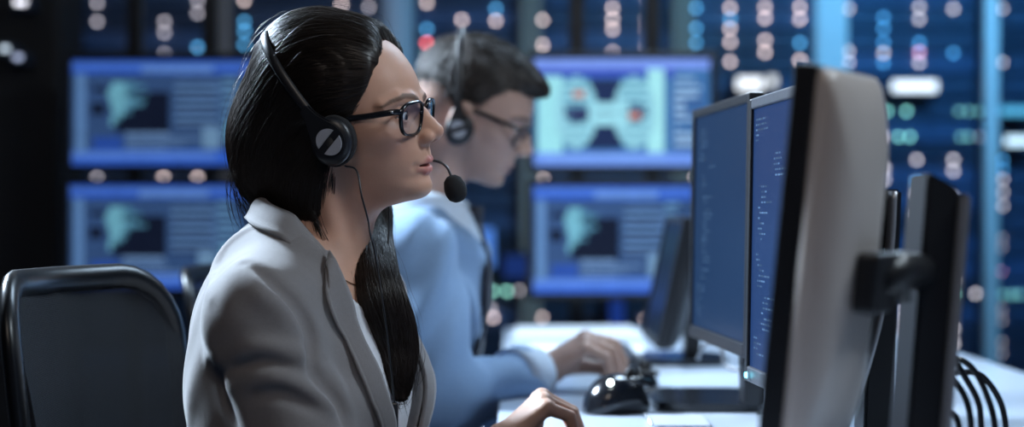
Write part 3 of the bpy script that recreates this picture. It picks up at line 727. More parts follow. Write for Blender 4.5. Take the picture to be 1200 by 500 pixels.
# ------------------------------------------------------------------ people: heads
def smooth_table(u, v, sig=2.5):
    U = np.arange(u[0]-6, u[-1]+6, .5); T = np.interp(U, u, v); k = np.exp(-.5*(np.arange(-20, 21)*.5/sig)**2); k /= k.sum()
    return U, np.convolve(np.pad(T, 20, mode='edge'), k, mode='valid')
FACE_F = smooth_table([-74, -66, -61, -55, -46, -38, -34, -28, -20, -10, -2, 10, 24, 36, 44, 52, 60, 70, 80, 95, 112, 125],
                      [58, 68, 76, 86, 91, 89.5, 88.0, 88.5, 89, 90, 91, 89, 85, 81, 80.5, 81, 81.5, 80, 76.5, 68, 55, 38], 2.6)
FACE_W = smooth_table([-74, -61, -50, -40, -28, -14, 0, 16, 32, 48, 62, 80, 100, 112, 125],
                      [24, 33, 40, 45, 49.5, 54, 58, 62, 65, 65, 64, 61, 53, 45, 34], 5)
def head_sdf(q, ear=False, male=False):
    """q in mm: forward, side, up; origin midway between the ears"""
    f, s, u = q[:, 0], q[:, 1], q[:, 2]; a = np.abs(s)
    qa = np.stack([f, a, u], 1)
    d = ell(q, (-16, 0, 62), (93, 71.5, 79))
    d = smin(d, ell(q, (-45, 0, 30), (58, 62, 58)), 18)
    A = np.interp(u, *FACE_F)-22; Wd = np.interp(u, *FACE_W)
    if male: Wd = Wd*1.06
    fx = np.maximum(f-22, 0)/A; sx = a/Wd
    nn = 2.15; qq = (fx**nn+sx**nn)**(1/nn)
    df = (qq-1)*np.minimum(A, Wd)*.95
    df = smax(df, -(f+14), 10)
    df = smax(df, (-(u+62)*.975-(f-82)*-.18*1.0)*1.0, 9)        # under the jaw, rising a little toward the ear
    df = smax(df, u-122, 10)
    d = smin(d, df, 12)
    d = smin(d, ell(qa, (47, 42, 18), (24, 18, 15)), 16)          # cheekbone
    d = smin(d, ell(q, (58, 0, -15), (35, 34, 26)), 10)         # muzzle
    d = smin(d, ell(q, (76, 0, -47), (17.5, 19, 13)), 10)         # chin
    d = smax(d, -ell(qa, (88, 31, 35), (16, 17, 10)), 10)         # eye sockets
    d = smin(d, chain(qa, [(79, 5, 52), (79.5, 20, 56), (70.5, 38, 57), (57, 52, 50)], [7, 7, 7, 6]), 8)  # brow
    # eyelids over the eyeball, with an almond opening
    ly = ell(qa, (67.5, 31, 36), (13.4, 14.2, 12.8))
    x = (a-31)/13.5; cut = np.abs(u-(35.8+1.2*(1-x*x)))-(4.7*(1-np.clip(x*x, 0, 1))+.15)
    ly2 = np.maximum(ly, -np.maximum(cut, 72-f)); ly2 = np.maximum(ly2, -1e9)
    d = smin(d, ly2, 4)
    d = np.maximum(d, -np.maximum(np.maximum(cut, ell(qa, (67.5, 31, 36), (15, 15, 14))), 71-f))
    # nose
    nb = chain(q, [(80, 0, 47), (88, 0, 38), (97, 0, 26), (103.5, 0, 17.5)], [6.5, 6.2, 6.6, 8.8], 3)
    nb = smin(nb, cone(q, (80, 0, 30), (92, 0, 12), 9.5, 12.5), 9)
    nb = smin(nb, ell(qa, (94.5, 12.2, 10.5), (10, 6.6, 8)), 5)
    nb = smax(nb, -(u-3.2+.22*(f-100)*-1), 4)
    d = smin(d, nb, 6)
    d = smax(d, -ell(qa, (100, 6.6, 4.2), (6.5, 3.0, 4.5)), 2.5)
    # mouth
    d = smax(d, -cone(qa, (86, 27, -22), (87, 26, -22), 2.4, 2.4), 6)
    up, lo_ = lips(qa)
    d = smin(d, up, 2.6); d = smin(d, lo_, 2.6)
    d = smax(d, -ell(q, (91, 0, -21.6), (14, 20, 1.5)), 1.6)
    d = smax(d, -ell(q, (98, 0, -6), (6.5, 3.2, 7)), 4)         # philtrum
    if ear:
        c, si = math.cos(.2), math.sin(.2)
        e = np.stack([f*c+u*si, a, -f*si+u*c], 1)
        er = smax(ell(e, (-6, 72, 4), (19, 9, 33)), -ell(e, (-2, 80, 8), (12, 7.5, 20)), 4)
        d = smin(d, er, 4)
    return d
def lips(qa):
    up = chain(qa, [(92.6, 0, -16.6), (92.2, 5.5, -15.4), (86.5, 16, -18.0), (78, 25.5, -21.6)], [4.2, 4.3, 3.6, 1.5], 1.5)
    lo_ = chain(qa, [(90.8, 0, -27.4), (89.6, 8, -27.0), (84, 18, -24.8), (77.5, 25, -22.2)], [5.0, 4.9, 3.6, 1.3], 1.5)
    return up, lo_
def head_axes(yaw, pitch, roll=0):
    """rows: forward, near side (the person's right), up"""
    R = Matrix.Rotation(yaw, 3, 'Z') @ Matrix.Rotation(-pitch, 3, 'Y') @ Matrix.Rotation(roll, 3, 'X')
    return np.array([R @ Vector((1, 0, 0)), R @ Vector((0, -1, 0)), R @ Vector((0, 0, 1))])
class Head:
    def __init__(s, C, yaw, pitch, roll=0, scale=1.0): s.C = np.array(C); s.ax = head_axes(yaw, pitch, roll); s.k = scale*.001
    def loc(s, p): return frame(p, s.C, s.ax)/np.float32(s.k)
    def w(s, *q):
        q = np.array(q[0] if len(q) == 1 else q, float); return s.C+(q*s.k)@s.ax
    def mtx(s):
        A = s.ax*s.k; return Matrix(((A[0][0], A[1][0], A[2][0], s.C[0]), (A[0][1], A[1][1], A[2][1], s.C[1]), (A[0][2], A[1][2], A[2][2], s.C[2]), (0, 0, 0, 1)))
HW = Head(W(413, 172, 1.90), math.radians(-15), 0, math.radians(7), 1.0)
HM = Head(W(546, 150, 2.70), math.radians(-3), math.radians(-30), 0, 1.04)

# ------------------------------------------------------------------ materials of people
M['skin'] = mat('skin', (.6, .4, .32), .52, vcol='Col', sss=.12, bump=(420, .16, .0007), var=(60, .07), spec=.36)
M['hairdark'] = mat('dark_brown_hair', (.017, .011, .008), .42, var=(40, .35), spec=.38)
M['hairbrown'] = mat('short_brown_hair', (.026, .018, .014), .5, var=(60, .4), bump=(160, .8, .004))
M['eye'] = mat('eyeball', (.8, .8, .8), .08, vcol='Col')
M['lens'] = None
def weave(name, col, rough=.85, sheen=.25, scale=900, bump=.35):
    return mat(name, col, rough, sheen=sheen, var=(260, .10), bump=(scale, bump, .0012))
M['blazer'] = weave('warm_grey_suiting', (.180, .168, .168))
M['blazer_in'] = weave('dark_lining', (.05, .05, .055))
M['top'] = weave('white_jersey', (.72, .74, .78), .8, .1, 1200, .2)
M['shirt'] = weave('pale_blue_shirt', (.20, .32, .50), .8, .1, 800, .3)
M['cuff'] = weave('pale_blue_cuff', (.62, .72, .84), .8, .1, 800, .3)
M['tie'] = weave('dark_tie', (.010, .014, .03), .6, .1)
M['trouser'] = weave('dark_trousers', (.02, .02, .026))
M['shoe'] = mat('black_leather', (.012, .012, .012), .35)
M['gold'] = mat('thin_gold', (.7, .5, .3), .25, metal=1)

# ------------------------------------------------------------------ hands
def hand_chains(wr, fwd, up, size, flex, spread=0.07, thumb=None):
    """joints of a right hand; fwd along the metacarpals, up out of the back of the hand. flex: per finger (index..little) MCP, PIP, DIP in degrees"""
    fwd = np.array(fwd, float); fwd /= np.linalg.norm(fwd); up = np.array(up, float); up -= fwd*(up@fwd); up /= np.linalg.norm(up)
    sd = np.cross(up, fwd)                         # toward the thumb for a right hand (left side when it points ahead)
    k = size; out = []
    for i in range(4):
        off = [.026, .008, -.0105, -.028][i]*k; ml = [.086, .086, .080, .073][i]*k
        pl = [(.042, .025, .020), (.046, .029, .021), (.042, .027, .021), (.033, .020, .019)][i]
        base = np.array(wr)+sd*off*.55+fwd*.012*k; mcp = np.array(wr)+sd*off+fwd*ml+up*[.004, .007, .005, .0][i]*k
        pts = [mcp]; ang = 0; sa = [1, .3, -.4, -1.1][i]*spread
        for j in range(3):
            ang += math.radians(flex[i][j]); d = fwd*math.cos(ang)-up*math.sin(ang)
            if j == 0: d = d+sd*sa; d /= np.linalg.norm(d)
            pts.append(pts[-1]+d*pl[j]*k)
        r0 = [.0098, .0100, .0094, .0084][i]*k
        out.append((base, pts, [r0*1.08, r0*.94, r0*.86, r0*.70]))
    if thumb is None: thumb = [(.028, .024, -.014), (.062, .040, -.026), (.094, .036, -.040), (.118, .026, -.048)]
    tp = [np.array(wr)+fwd*a*k+sd*b*k+up*c*k for a, b, c in thumb]
    return dict(fingers=out, thumb=tp, tr=[.0145*k, .0125*k, .0105*k, .0078*k], wr=np.array(wr), fwd=fwd, up=up, sd=sd, k=k)
def hand_sdf(p, H):
    k = H['k']; d = None
    for base, pts, r in H['fingers']:
        e = cone(p, base, pts[0], .0125*k, r[0]*1.05); d = e if d is None else smin(d, e, .014*k)
    wr = H['wr']; d = smin(d, cone(p, wr-H['fwd']*.01*k, wr+H['fwd']*.045*k-H['up']*.006*k, .022*k, .020*k), .014*k)
    d = smin(d, cone(p, H['thumb'][0], H['thumb'][1], H['tr'][0], H['tr'][1]), .014*k)
    t = chain(p, H['thumb'][1:], H['tr'][1:], .002); d = smin(d, t, .006*k)
    for base, pts, r in H['fingers']:
        e = chain(p, pts, r, .0015); e = np.minimum(e, np.sqrt(((p-pts[0].astype(np.float32))**2).sum(1))-r[0]*1.12)
        d = smin(d, e, .0035*k)
    return d
def hand_nails(H, parent):
    for base, pts, r in H['fingers']+[(None, H['thumb'][1:], H['tr'][1:])]:
        a, b = Vector(pts[-2]), Vector(pts[-1]); t = (b-a).normalized(); u = Vector(H['up']); u = (u-t*u.dot(t))
        if base is None: u = Vector(H['sd'])*.6+Vector(H['up'])*.8; u = u-t*u.dot(t)
        u.normalize(); s = t.cross(u); V = []; F = []; R = r[-1]*1.04
        for i in range(5):
            for j in range(5):
                an = (-.9+1.8*j/4)*(1-.25*abs(i-2)/2*.5); q = b+t*((i/4-.55)*R*1.7)+(u*math.cos(an)+s*math.sin(an))*R*(1.0 if i < 4 else .96); V.append(q)
        for i in range(4):
            for j in range(4): F.append((i*5+j, i*5+j+1, (i+1)*5+j+1, (i+1)*5+j))
        MB().add(V, F, smooth=True).build('fingernail', M['nail'], parent)
M['nail'] = mat('fingernail', (.62, .40, .36), .25, coat=.3)

def build_body(name, f, boxes, colour, material, **tags):
    VV = []; QQ = []; b = 0
    for g, lo, hi, h in boxes:
        V, Q = nets(g, lo, hi, h); VV.append(V); QQ.append(Q+b); b += len(V)
    V = np.concatenate(VV); Q = np.concatenate(QQ); me = mesh_np(name, V, Q); set_vcol(me, colour(V))
    return link(name, me, material, **tags)
def sdf_part(name, f, lo, hi, h, material, parent, project=1):
    V, Q = nets(f, lo, hi, h, project); return link(name, mesh_np(name, V, Q), material, parent)

def face_colour(q, base, lip, brow, lipw=1.0, stubble=0.0):
    """painted skin tones in head space (mm)"""
    C = np.repeat(np.array(base, float)[None], len(q), 0); f, a, u = q[:, 0], np.abs(q[:, 1]), q[:, 2]; qa = np.stack([f, a, u], 1)
    def mix(w, c): w = np.clip(w, 0, 1)[:, None]; C[:] = C*(1-w)+np.array(c)*w
    mix(.30*np.exp(-(((f-70)/22)**2+((a-40)/18)**2+((u-6)/16)**2)), (base[0]*1.02, base[1]*.74, base[2]*.72))
    mix(.35*np.exp(-(((f-104)/12)**2+(a/14)**2+((u-12)/10)**2)), (base[0]*1.0, base[1]*.78, base[2]*.76))
    up, lo_ = lips(qa)
    near = np.exp(-(np.clip(np.minimum(up, lo_)+.2, 0, None)/1.0)**2)*(f > 80)*(u < -10)*(u > -36); mix(near*lipw*.85, lip)
    if stubble: mix(stubble*np.exp(-(((u+38)/26)**2))*(f > 5), (base[0]*.6, base[1]*.6, base[2]*.62))
    bl = chain(qa*np.array([0, 1, 1], np.float32), [(0, 10, 54), (0, 22, 58.5), (0, 36, 60), (0, 50, 55), (0, 58, 49)], [2.4, 2.7, 2.2, 1.2, .5])
    mix(.82*np.exp(-(np.clip(bl, 0, None)/1.0)**2)*(f > 40), brow)
    x = (a-31)/14.2; edge = u-(35.8+1.2*(1-x*x)+4.9*(1-np.clip(x*x, 0, 1)))
    mix(.9*np.exp(-((edge-.2)/1.0)**2)*(np.abs(x) < 1.05)*(f > 60)*(q[:, 2] > 30), (.02, .015, .015))
    return C
def eyes(H, parent, gaze=(1, 0, 0)):
    g = np.array(gaze, float); g /= np.linalg.norm(g)
    for s in (1, -1):
        n1, n2 = 20, 28; V = []; F = []; c = np.array((67.2, 31*s, 36.0)); up = np.array((0, 0, 1.)); a = np.cross(up, g); a /= np.linalg.norm(a); b = np.cross(g, a); Cc = []
        for i in range(n1+1):
            th = math.pi*i/n1
            for j in range(n2):
                ph = 2*math.pi*j/n2; v = g*math.cos(th)+(a*math.cos(ph)+b*math.sin(ph))*math.sin(th)
                r = 12.1+(.9 if th < .42 else 0)*math.cos(th/.42*math.pi/2); V.append(H.w(c+v*r)); Cc.append((.01, .01, .01) if th < .18 else ((.06, .035, .02) if th < .47 else (.62, .60, .58)))
        for i in range(n1):
            for j in range(n2): F.append((i*n2+j, i*n2+(j+1) % n2, (i+1)*n2+(j+1) % n2, (i+1)*n2+j))
        me = mesh_np('eye', np.array(V), np.array(F)); set_vcol(me, np.array(Cc)); link('eye', me, M['eye'], parent)

# ------------------------------------------------------------------ hair tracing
def strand_mesh(name, P, rad, taper=.8):
    """P: (strands, points, 3) -> three-sided tubes"""
    S, n, _ = P.shape; T = np.gradient(P, axis=1); T /= np.linalg.norm(T, axis=2, keepdims=True)+1e-9
    ref = np.array([.3, -.8, .5]); x = np.cross(T, ref); x /= np.linalg.norm(x, axis=2, keepdims=True)+1e-9; y = np.cross(T, x)
    t = np.linspace(0, 1, n); prof = np.clip(np.minimum(1, (1-t)*4)*np.minimum(1, .3+t*6), .08, 1)[None, :, None]
    R = np.asarray(rad).reshape(-1, 1, 1)*prof
    rings = [P+R*(x*math.cos(a)+y*math.sin(a)) for a in (0, 2.094, 4.189)]
    V = np.stack(rings, 2).reshape(-1, 3)
    s, i = np.meshgrid(np.arange(S), np.arange(n-1), indexing='ij'); b = (s*n+i).ravel()*3; F = []
    for k in range(3): k2 = (k+1) % 3; F.append(np.stack([b+k, b+k2, b+3+k2, b+3+k], 1))
    return V, np.concatenate(F)
def trace(f, starts, flow, n, step, lift, rng, wob=.15):
    P = starts.astype(np.float32).copy(); out = [P.copy()]; base = rng.standard_normal((len(P), 3)).astype(np.float32)*wob
    prev = None
    for i in range(n-1):
        g = grad(f, P, 1e-3); g /= np.linalg.norm(g, axis=1, keepdims=True)+1e-9
        D = flow(P)+base*.35; D -= g*(D*g).sum(1, keepdims=True); D /= np.linalg.norm(D, axis=1, keepdims=True)+1e-9
        if prev is not None: D = D*.6+prev*.4; D /= np.linalg.norm(D, axis=1, keepdims=True)+1e-9
        prev = D; P = P+D*step; d = evalf(f, P); P = P-g*(d-lift*(.35+.65*min(1, 3*i/n)))[:, None]; out.append(P.copy())
    return np.stack(out, 1)
def flow_from(guides, fall=.03):
    pts = []; tan = []
    for gd in guides:
        c = np.array(crom(gd, 8)); t = np.gradient(c, axis=0); t /= np.linalg.norm(t, axis=1, keepdims=True); pts.append(c); tan.append(t)
    A = np.concatenate(pts).astype(np.float32); T = np.concatenate(tan).astype(np.float32)
    def fl(P):
        d2 = ((P[:, None]-A[None])**2).sum(2); w = 1/(d2+1e-5)**2; w /= w.sum(1, keepdims=True); return w@T
    return fl

# ================================================================== the woman
TO = np.array([-.232, 1.905, 0.0]); ty = math.radians(-18)
TA = np.array([[math.cos(ty), math.sin(ty), 0], [math.sin(ty), -math.cos(ty), 0], [0, 0, 1]])   # forward, her right (toward us), up
def tw(f, r, z): return TO+np.array([f, r, z])@TA
sh_r = tw(.006, .140, .925); sh_l = tw(-.03, -.140, .950)
el_r = W(392, 640, 1.735); wr_r = W(586, 521, 1.965)
el_l = tw(-.06, -.22, .70); wr_l = tw(.14, -.15, .66)
nk0 = HW.w(-22, 0, -30); nk1 = tw(-.010, 0, .975)
hR = hand_chains(wr_r, (.74, .30, .64), (-.60, -.10, .76), .93, [(66, 38, 22), (66, 42, 20), (64, 46, 20), (60, 54, 20)], .05,
                 [(.020, .022, -.014), (.050, .036, -.034), (.070, .030, -.060), (.084, .020, -.082)])
hL = hand_chains(wr_l, (.9, -.2, .1), (-.1, 0, 1), .93, [(30, 35, 20)]*4, .05)
# a left hand: mirror the side axis
def mirror_hand(H):
    o = H['wr']; s = H['sd']
    def m(p): return p-2*((p-o)@s)*s
    return dict(H, fingers=[(m(b), [m(q) for q in pts], r) for b, pts, r in H['fingers']], thumb=[m(q) for q in H['thumb']], sd=-s)
hL = mirror_hand(hL)
def torso_core(p, off=0.0):
    q = frame(p, TO, TA)
    d = ell(q, (-.010, 0, .825), (.102+off, .146+off, .215+off))
    d = smin(d, ell(q, (-.005, 0, .64), (.112+off, .160+off, .14+off)), .05)
    qa = np.stack([q[:, 0], np.abs(q[:, 1]), q[:, 2]], 1)
    d = smin(d, ell(qa, (.050, .070, .832), (.050+off, .062+off, .058+off)), .045)
    d = smin(d, cone(qa, (.0, .035, .975), (-.004, .140, .940), .028+off, .040+off), .035)
    return d
def w_body(p):
    d = head_sdf(HW.loc(p))*np.float32(HW.k)
    nk = cone(p, nk0, nk1, .0465, .048); nk = smin(nk, cone(p, HW.w(-2, 0, -48), tw(.036, 0, .960), .032, .016), .03)
    for s in (-1, 1):                                                # neck muscle and collar bone
        nk = smin(nk, cone(p, HW.w(-18, 52*s, -28), tw(.044, .012*s, .955), .013, .009), .012)
        nk = smin(nk, cone(p, tw(.050, .014*s, .950), tw(.028, .13*s, .972), .010, .009), .012)
    d = smin(d, nk, .018)
    d = smin(d, torso_core(p), .022)
    return d
def w_arms(p):
    d = chain(p, [sh_r, el_r, wr_r], [.045, .038, .0225], .02); d = smin(d, hand_sdf(p, hR), .012)
    e = chain(p, [sh_l, el_l, wr_l], [.045, .038, .0225], .02); e = smin(e, hand_sdf(p, hL), .012)
    return np.minimum(d, e)
def w_all(p): return np.minimum(w_body(p), w_arms(p))
SKIN_W = (.56, .315, .22)
def w_col(V):
    q = HW.loc(V); C = face_colour(q, SKIN_W, (.50, .17, .155), (.08, .052, .042))
    C[q[:, 2] < -80] = SKIN_W; return C
hx = HW.C
woman = build_body('person', w_all, [(w_body, hx+[-.13, -.11, -.13], hx+[.13, .10, .17], .0015),
                                     (w_arms, hR['wr']-[.03, .06, .06], hR['wr']+[.16, .11, .10], .0015),
                                     (w_all, (-.50, 1.60, .52), (.20, 2.22, hx[2]-.12), .005)], w_col, M['skin'],
                   label='dark-haired woman with headset and glasses in a grey blazer, seated in profile', category='person')
eyes(HW, woman, (1, .05, -.08)); hand_nails(hR, woman)

# --- blazer
TI = .017
def blazer_raw(p):
    q = frame(p, TO, TA); qa = np.stack([q[:, 0], np.abs(q[:, 1]), q[:, 2]], 1)
    d = torso_core(p, TI)
    d = smin(d, ell(q, (-.050, 0, .87), (.080, .130, .16)), .05)                     # upper back
    d = smin(d, cone(qa, (-.010, .050, .985), (.0, .136, .945), .036, .044), .03)  # padded shoulders
    sl = chain(p, [sh_r, el_r], [.060, .060], .02); d = smin(d, sl, .022)
    sl = chain(p, [el_r, wr_r-(wr_r-el_r)*.16], [.058, .033], .02); d = smin(d, sl, .03)
    sl = chain(p, [sh_l, el_l, wr_l-(wr_l-el_l)*.1], [.064, .060, .040], .02); d = smin(d, sl, .022)
    return d
def rc(px, py): return raycast(blazer_raw, px, py)
FOLDS = []
for pts, w, amp in [([(288, 311), (320, 332), (351, 364), (364, 393), (365, 425), (380, 452), (398, 478), (410, 508)], .008, -.015),
                    ([(275, 306), (300, 336), (330, 362), (346, 395)], .016, .007),
                    ([(243, 421), (299, 407), (347, 414), (370, 432)], .010, .009), ([(252, 440), (300, 424), (345, 432)], .009, -.006),
                    ([(267, 454), (320, 442), (374, 464), (398, 486)], .010, .008), ([(290, 466), (330, 460), (376, 484)], .009, -.006),
                    ([(248, 424), (262, 463), (278, 502)], .007, -.006),
                    ([(316, 262), (288, 272), (264, 292), (250, 322), (246, 350)], .008, .007), ([(384, 420), (400, 455), (412, 490)], .010, .004)]:
    P = [rc(x, y) for x, y in pts]
    if all(v is not None for v in P): FOLDS.append((crom(P, 4), w, amp))
def line_fade(p, P):
    """distance to a polyline and the share of its length, for folds that fade out at both ends"""
    best = None; at = None; n = len(P)-1
    for i in range(n):
        a = np.array(P[i], np.float32); d = np.array(P[i+1], np.float32)-a; q = p-a; t = np.clip((q@d)/max(float(d@d), 1e-12), 0, 1)
        e = np.sqrt(((q-t[:, None]*d)**2).sum(1)); s = (i+t)/n
        if best is None: best, at = e, s
        else: m_ = e < best; best = np.where(m_, e, best); at = np.where(m_, s, at)
    return best, at
def edge_table(pts):
    T = []
    for x, y in pts:
        p = rc(x, y)
        if p is not None: l = frame(np.array([p]), TO, TA)[0]; T.append((l[2], l[1]))
    T.sort(); return np.array(T)
LIN = edge_table([(379, 298), (392, 326), (404, 354), (420, 405), (443, 460), (454, 500), (466, 545)])
LOUT = edge_table([(364, 314), (373, 343), (393, 388), (412, 433), (426, 466), (440, 500), (460, 545)])
print('LIN', LIN.round(3).tolist(), 'LOUT', LOUT.round(3).tolist())
def opening(q):
    """the open front between the lapels: negative inside"""
    w = np.interp(q[:, 2], LIN[:, 0], LIN[:, 1])-.004
    return np.maximum(np.where(q[:, 1] > 0, q[:, 1]-w, -q[:, 1]-w*.5), .0-q[:, 0])
def blazer(p):
    d = blazer_raw(p); q = frame(p, TO, TA)
    near = np.abs(d) < .03
    if near.any():
        pn = p[near]; dn = d[near]
        for P, w_, amp in FOLDS:
            e, s = line_fade(pn, P); dn = dn-np.float32(amp)*np.exp(-(e/w_)**2)*np.sin(np.pi*np.clip(s, .02, .98))**.6
        d = d.copy(); d[near] = dn
    n = np.sin(q[:, 2]*61+3*np.sin(q[:, 1]*23+1.3)+2*np.sin(q[:, 0]*31))*np.sin(q[:, 0]*37+q[:, 1]*29+.7)
    d = d+np.float32(.0016)*n
    d = smax(d, -opening(q), .004)
    d = smax(d, -cone(p, nk0, tw(.008, 0, .95), .066, .062), .006)                   # neck hole
    d = smax(d, -(cone(p, wr_r-(wr_r-el_r)*.2, wr_r, .026, .030)), .003)
    return d
bz = sdf_part('blazer', blazer, (-.44, 1.60, .55), (.16, 2.24, 1.09), .003, M['blazer'], woman)
def surf_along(f, s0, d, n=120, step=.003):
    s0 = np.array(s0, np.float32); P = s0+np.arange(n)[:, None].astype(np.float32)*step*np.array(d, np.float32); v = evalf(f, P); j = int(np.argmax(v < 0))
    if v[j] >= 0: return None
    return P[j] if j == 0 else P[j-1]+(P[j]-P[j-1])*(v[j-1]/(v[j-1]-v[j]))
def sheet_on(name, rows, mt, parent, thick=.004):
    """rows: grid of points -> sheet with thickness along its normal"""
    G = np.array(rows); R, K = G.shape[:2]; du = np.gradient(G, axis=1); dv = np.gradient(G, axis=0); nrm = np.cross(du, dv); nrm /= np.linalg.norm(nrm, axis=2, keepdims=True)+1e-9
    c = G.reshape(-1, 3).mean(0); 
    if ((nrm*(G-(TO+[0, 0, c[2]]))).sum()) < 0: nrm = -nrm
    V = np.concatenate([G.reshape(-1, 3), (G+nrm*thick).reshape(-1, 3)]); n = R*K; F = []
    for i in range(R-1):
        for j in range(K-1):
            a = i*K+j; F.append((a, a+1, a+K+1, a+K)); F.append((n+a, n+a+K, n+a+K+1, n+a+1))
    bd = [j for j in range(K)]+[i*K+K-1 for i in range(1, R)]+[(R-1)*K+j for j in range(K-2, -1, -1)]+[i*K for i in range(R-2, 0, -1)]
    for a, b in zip(bd, bd[1:]+bd[:1]): F.append((a, b, n+b, n+a))
    return MB().add(V, F, smooth=True).build(name, mt, parent)
for s in (1, -1):                                                     # lapels: a band that lies on the chest from the notch down
    rows = []
    for i in range(26):
        t = i/25; z = LOUT[-1, 0]+.018-.31*t
        w0 = np.interp(z, LIN[:, 0], LIN[:, 1]); w1 = max(np.interp(z, LOUT[:, 0], LOUT[:, 1]), w0+.008)
        if s < 0: w1 = w1-w0*.5; w0 = w0*.5
        if t < .09: w1 = w0+(w1-w0)*(.55+.45*t/.09)
        row = []
        for j in range(9):
            r = s*(w0+(w1-w0)*j/8); p = surf_along(blazer_raw, tw(.24, r, z-.020*(j/8)*(1-t)**3), -TA[0])
            if p is None: p = tw(.02, r, z)
            row.append(p+TA[0]*((.003+.006*(1-j/8)+(.003 if j == 8 else 0)) if s > 0 else .002))
        rows.append(row)
    sheet_on('lapel', rows, M['blazer'], bz)
rows = []                                                             # collar folded around the neck
for i in range(41):
    sg = -1+2*i/40; ti = abs(sg)*131; to = abs(sg)*122; s = math.copysign(1, sg); row = []
    ri = np.interp(ti, [0, 90, 127], [.058, .062, .062]); zi = np.interp(ti, [0, 40, 90, 127], [1.066, 1.062, 1.046, 1.000])
    ro = np.interp(to, [0, 40, 90, 117], [.074, .079, .096, .099]); zo = np.interp(to, [0, 40, 90, 117], [1.038, 1.043, 1.023, .985])
    A_ = tw(-ri*math.cos(math.radians(ti)), s*ri*math.sin(math.radians(ti)), zi); B_ = tw(-ro*math.cos(math.radians(to)), s*ro*math.sin(math.radians(to)), zo)
    for j in range(7):
        t = j/6; p = A_*(1-t)+B_*t; p = p+np.array([0, 0, .007*math.sin(math.pi*min(1, t*1.3))]); row.append(p)
    rows.append(row)
sheet_on('collar', rows, M['blazer'], bz, .0055)
for z in (.70, .66):
    p = surf_along(blazer_raw, tw(.24, -.03, z), -TA[0])
    if p is not None: MB().lathe([(.0, 0), (.009, 0), (.010, .003), (.007, .004), (.0, .0032)], 16, Matrix.Translation(p+TA[0]*.004) @ Vector(TA[0]).to_track_quat('Z', 'Y').to_matrix().to_4x4()).build('button', M['black'], bz)
# --- white top
def wtop(p):
    q = frame(p, TO, TA); d = torso_core(p, .006)
    return smax(d, q[:, 2]-(.925+.9*np.maximum(np.abs(q[:, 1]+.005)-.02, 0)), .004)
sdf_part('white_top', wtop, (-.42, 1.70, .55), (-.04, 2.12, 1.02), .004, M['top'], woman)
# --- trousers and shoes
def legs_sdf(hip, knee, ank, r):
    def f(p):
        d = None
        for h, k_, a in zip(hip, knee, ank):
            e = chain(p, [h, k_, a], [r*1.25, r*.85, r*.62], .03); d = e if d is None else smin(d, e, .04)
        return d
    return f
hip = [tw(-.01, s*.085, .565) for s in (1, -1)]; kn = [tw(.40, s*.11, .53) for s in (1, -1)]; an = [tw(.36, s*.11, .10) for s in (1, -1)]
sdf_part('trousers', legs_sdf(hip, kn, an, .075), (-.46, 1.40, .02), (.36, 2.35, .70), .009, M['trouser'], woman, 0)
def shoe(p, fw, parent):
    def f(q): return smax(smin(ell(q, p+fw*.07+np.array([0, 0, .035]), (.06, .06, .04)), cone(q, p+np.array([0, 0, .045]), p+fw*.17+np.array([0, 0, .03]), .038, .026), .03), -(q[:, 2]-.005), .004)
    sdf_part('shoe', f, p+np.array([-.15, -.22, -.1]), p+np.array([.28, .15, .1]), .006, M['shoe'], parent, 0)
for a in an: shoe(a*np.array([1, 1, 0])+np.array([0, 0, 0.0]), TA[0], woman)

# --- hair
def HWp(f, s, u): return HW.w(f, s, u)
lock = [HWp(-48, -45, -60)]; lock_r = [.028]
for _x, _y, _r in [(440, 240, 11), (441, 275, 15), (437, 308, 24), (444, 345, 25), (456, 380, 25), (464, 410, 21), (465, 434, 15), (468, 450, 8), (470, 462, 2.5)]:
    _p = rc(_x+4, max(_y, 372)); _z = min(1.97, float(_p[1])-.006) if _p is not None else 1.93
    if _y > 372: _p = rc(_x+4, _y); _z = min(_z, float(_p[1])-.006) if _p is not None else _z
    _t = min(1, max(0, (_y-250)/110)); lock.append(W(_x, _y, 1.985*(1-_t)+_z*_t)); lock_r.append(_r*.001)
def hair_cap(p):
    q = HW.loc(p); f, s, u = q[:, 0], q[:, 1], q[:, 2]; a = np.abs(s)
    d = ell(q, (-18, 0, 66), (99, 80, 87))
    d = smin(d, ell(q, (-42, 0, 92), (70, 66, 70)), 20); d = smin(d, ell(q, (4, 0, 92), (64, 70, 56)), 14)
    # where the hair starts: a line from the forehead down the temple to the ear
    hl = np.interp(u, [-90, -40, 0, 25, 45, 70, 95, 112, 125, 140, 160], [-12, -6, 6, 18, 31, 43, 51, 53, 49, 44, 42])-np.clip(40-a, 0, 40)*.15
    d = smax(d, (f-hl)*.9, 7)
    d = smin(d, smax(ell(q, (-84, 4, 6), (68, 58, 88)), (f-2)*.9, 8), 26)            # full back
    d = smin(d, smax(ell(q, (-38, 44, -30), (38, 26, 60)), f-2, 8), 16)                # near side falling behind the ear
    d = smin(d, ell(q, (-58, -20, -52), (42, 46, 44)), 24)                             # swept behind the neck to the far shoulder
    return d*np.float32(.001)
lockc = crom(lock, 3); lock_rc = np.interp(np.linspace(0, len(lock)-1, len(lockc)), range(len(lock)), lock_r)
def hair_lock(p):
    return chain(p, lockc, lock_rc, .010)
def hair_hull(p): return smin(hair_cap(p), hair_lock(p), .012)
def hair_bump(p):
    q = HW.loc(p); g = np.arctan2(q[:, 2]-20, q[:, 0]+60)
    return hair_hull(p)+np.float32(.0007)*np.sin(q[:, 1]*.55+g*6+2*np.sin(q[:, 1]*.13+g*3))
V, Q = nets(hair_bump, hx+[-.19, -.12, -.33], hx+[.11, .15, .19], .0026)
gq = HW.loc(V)
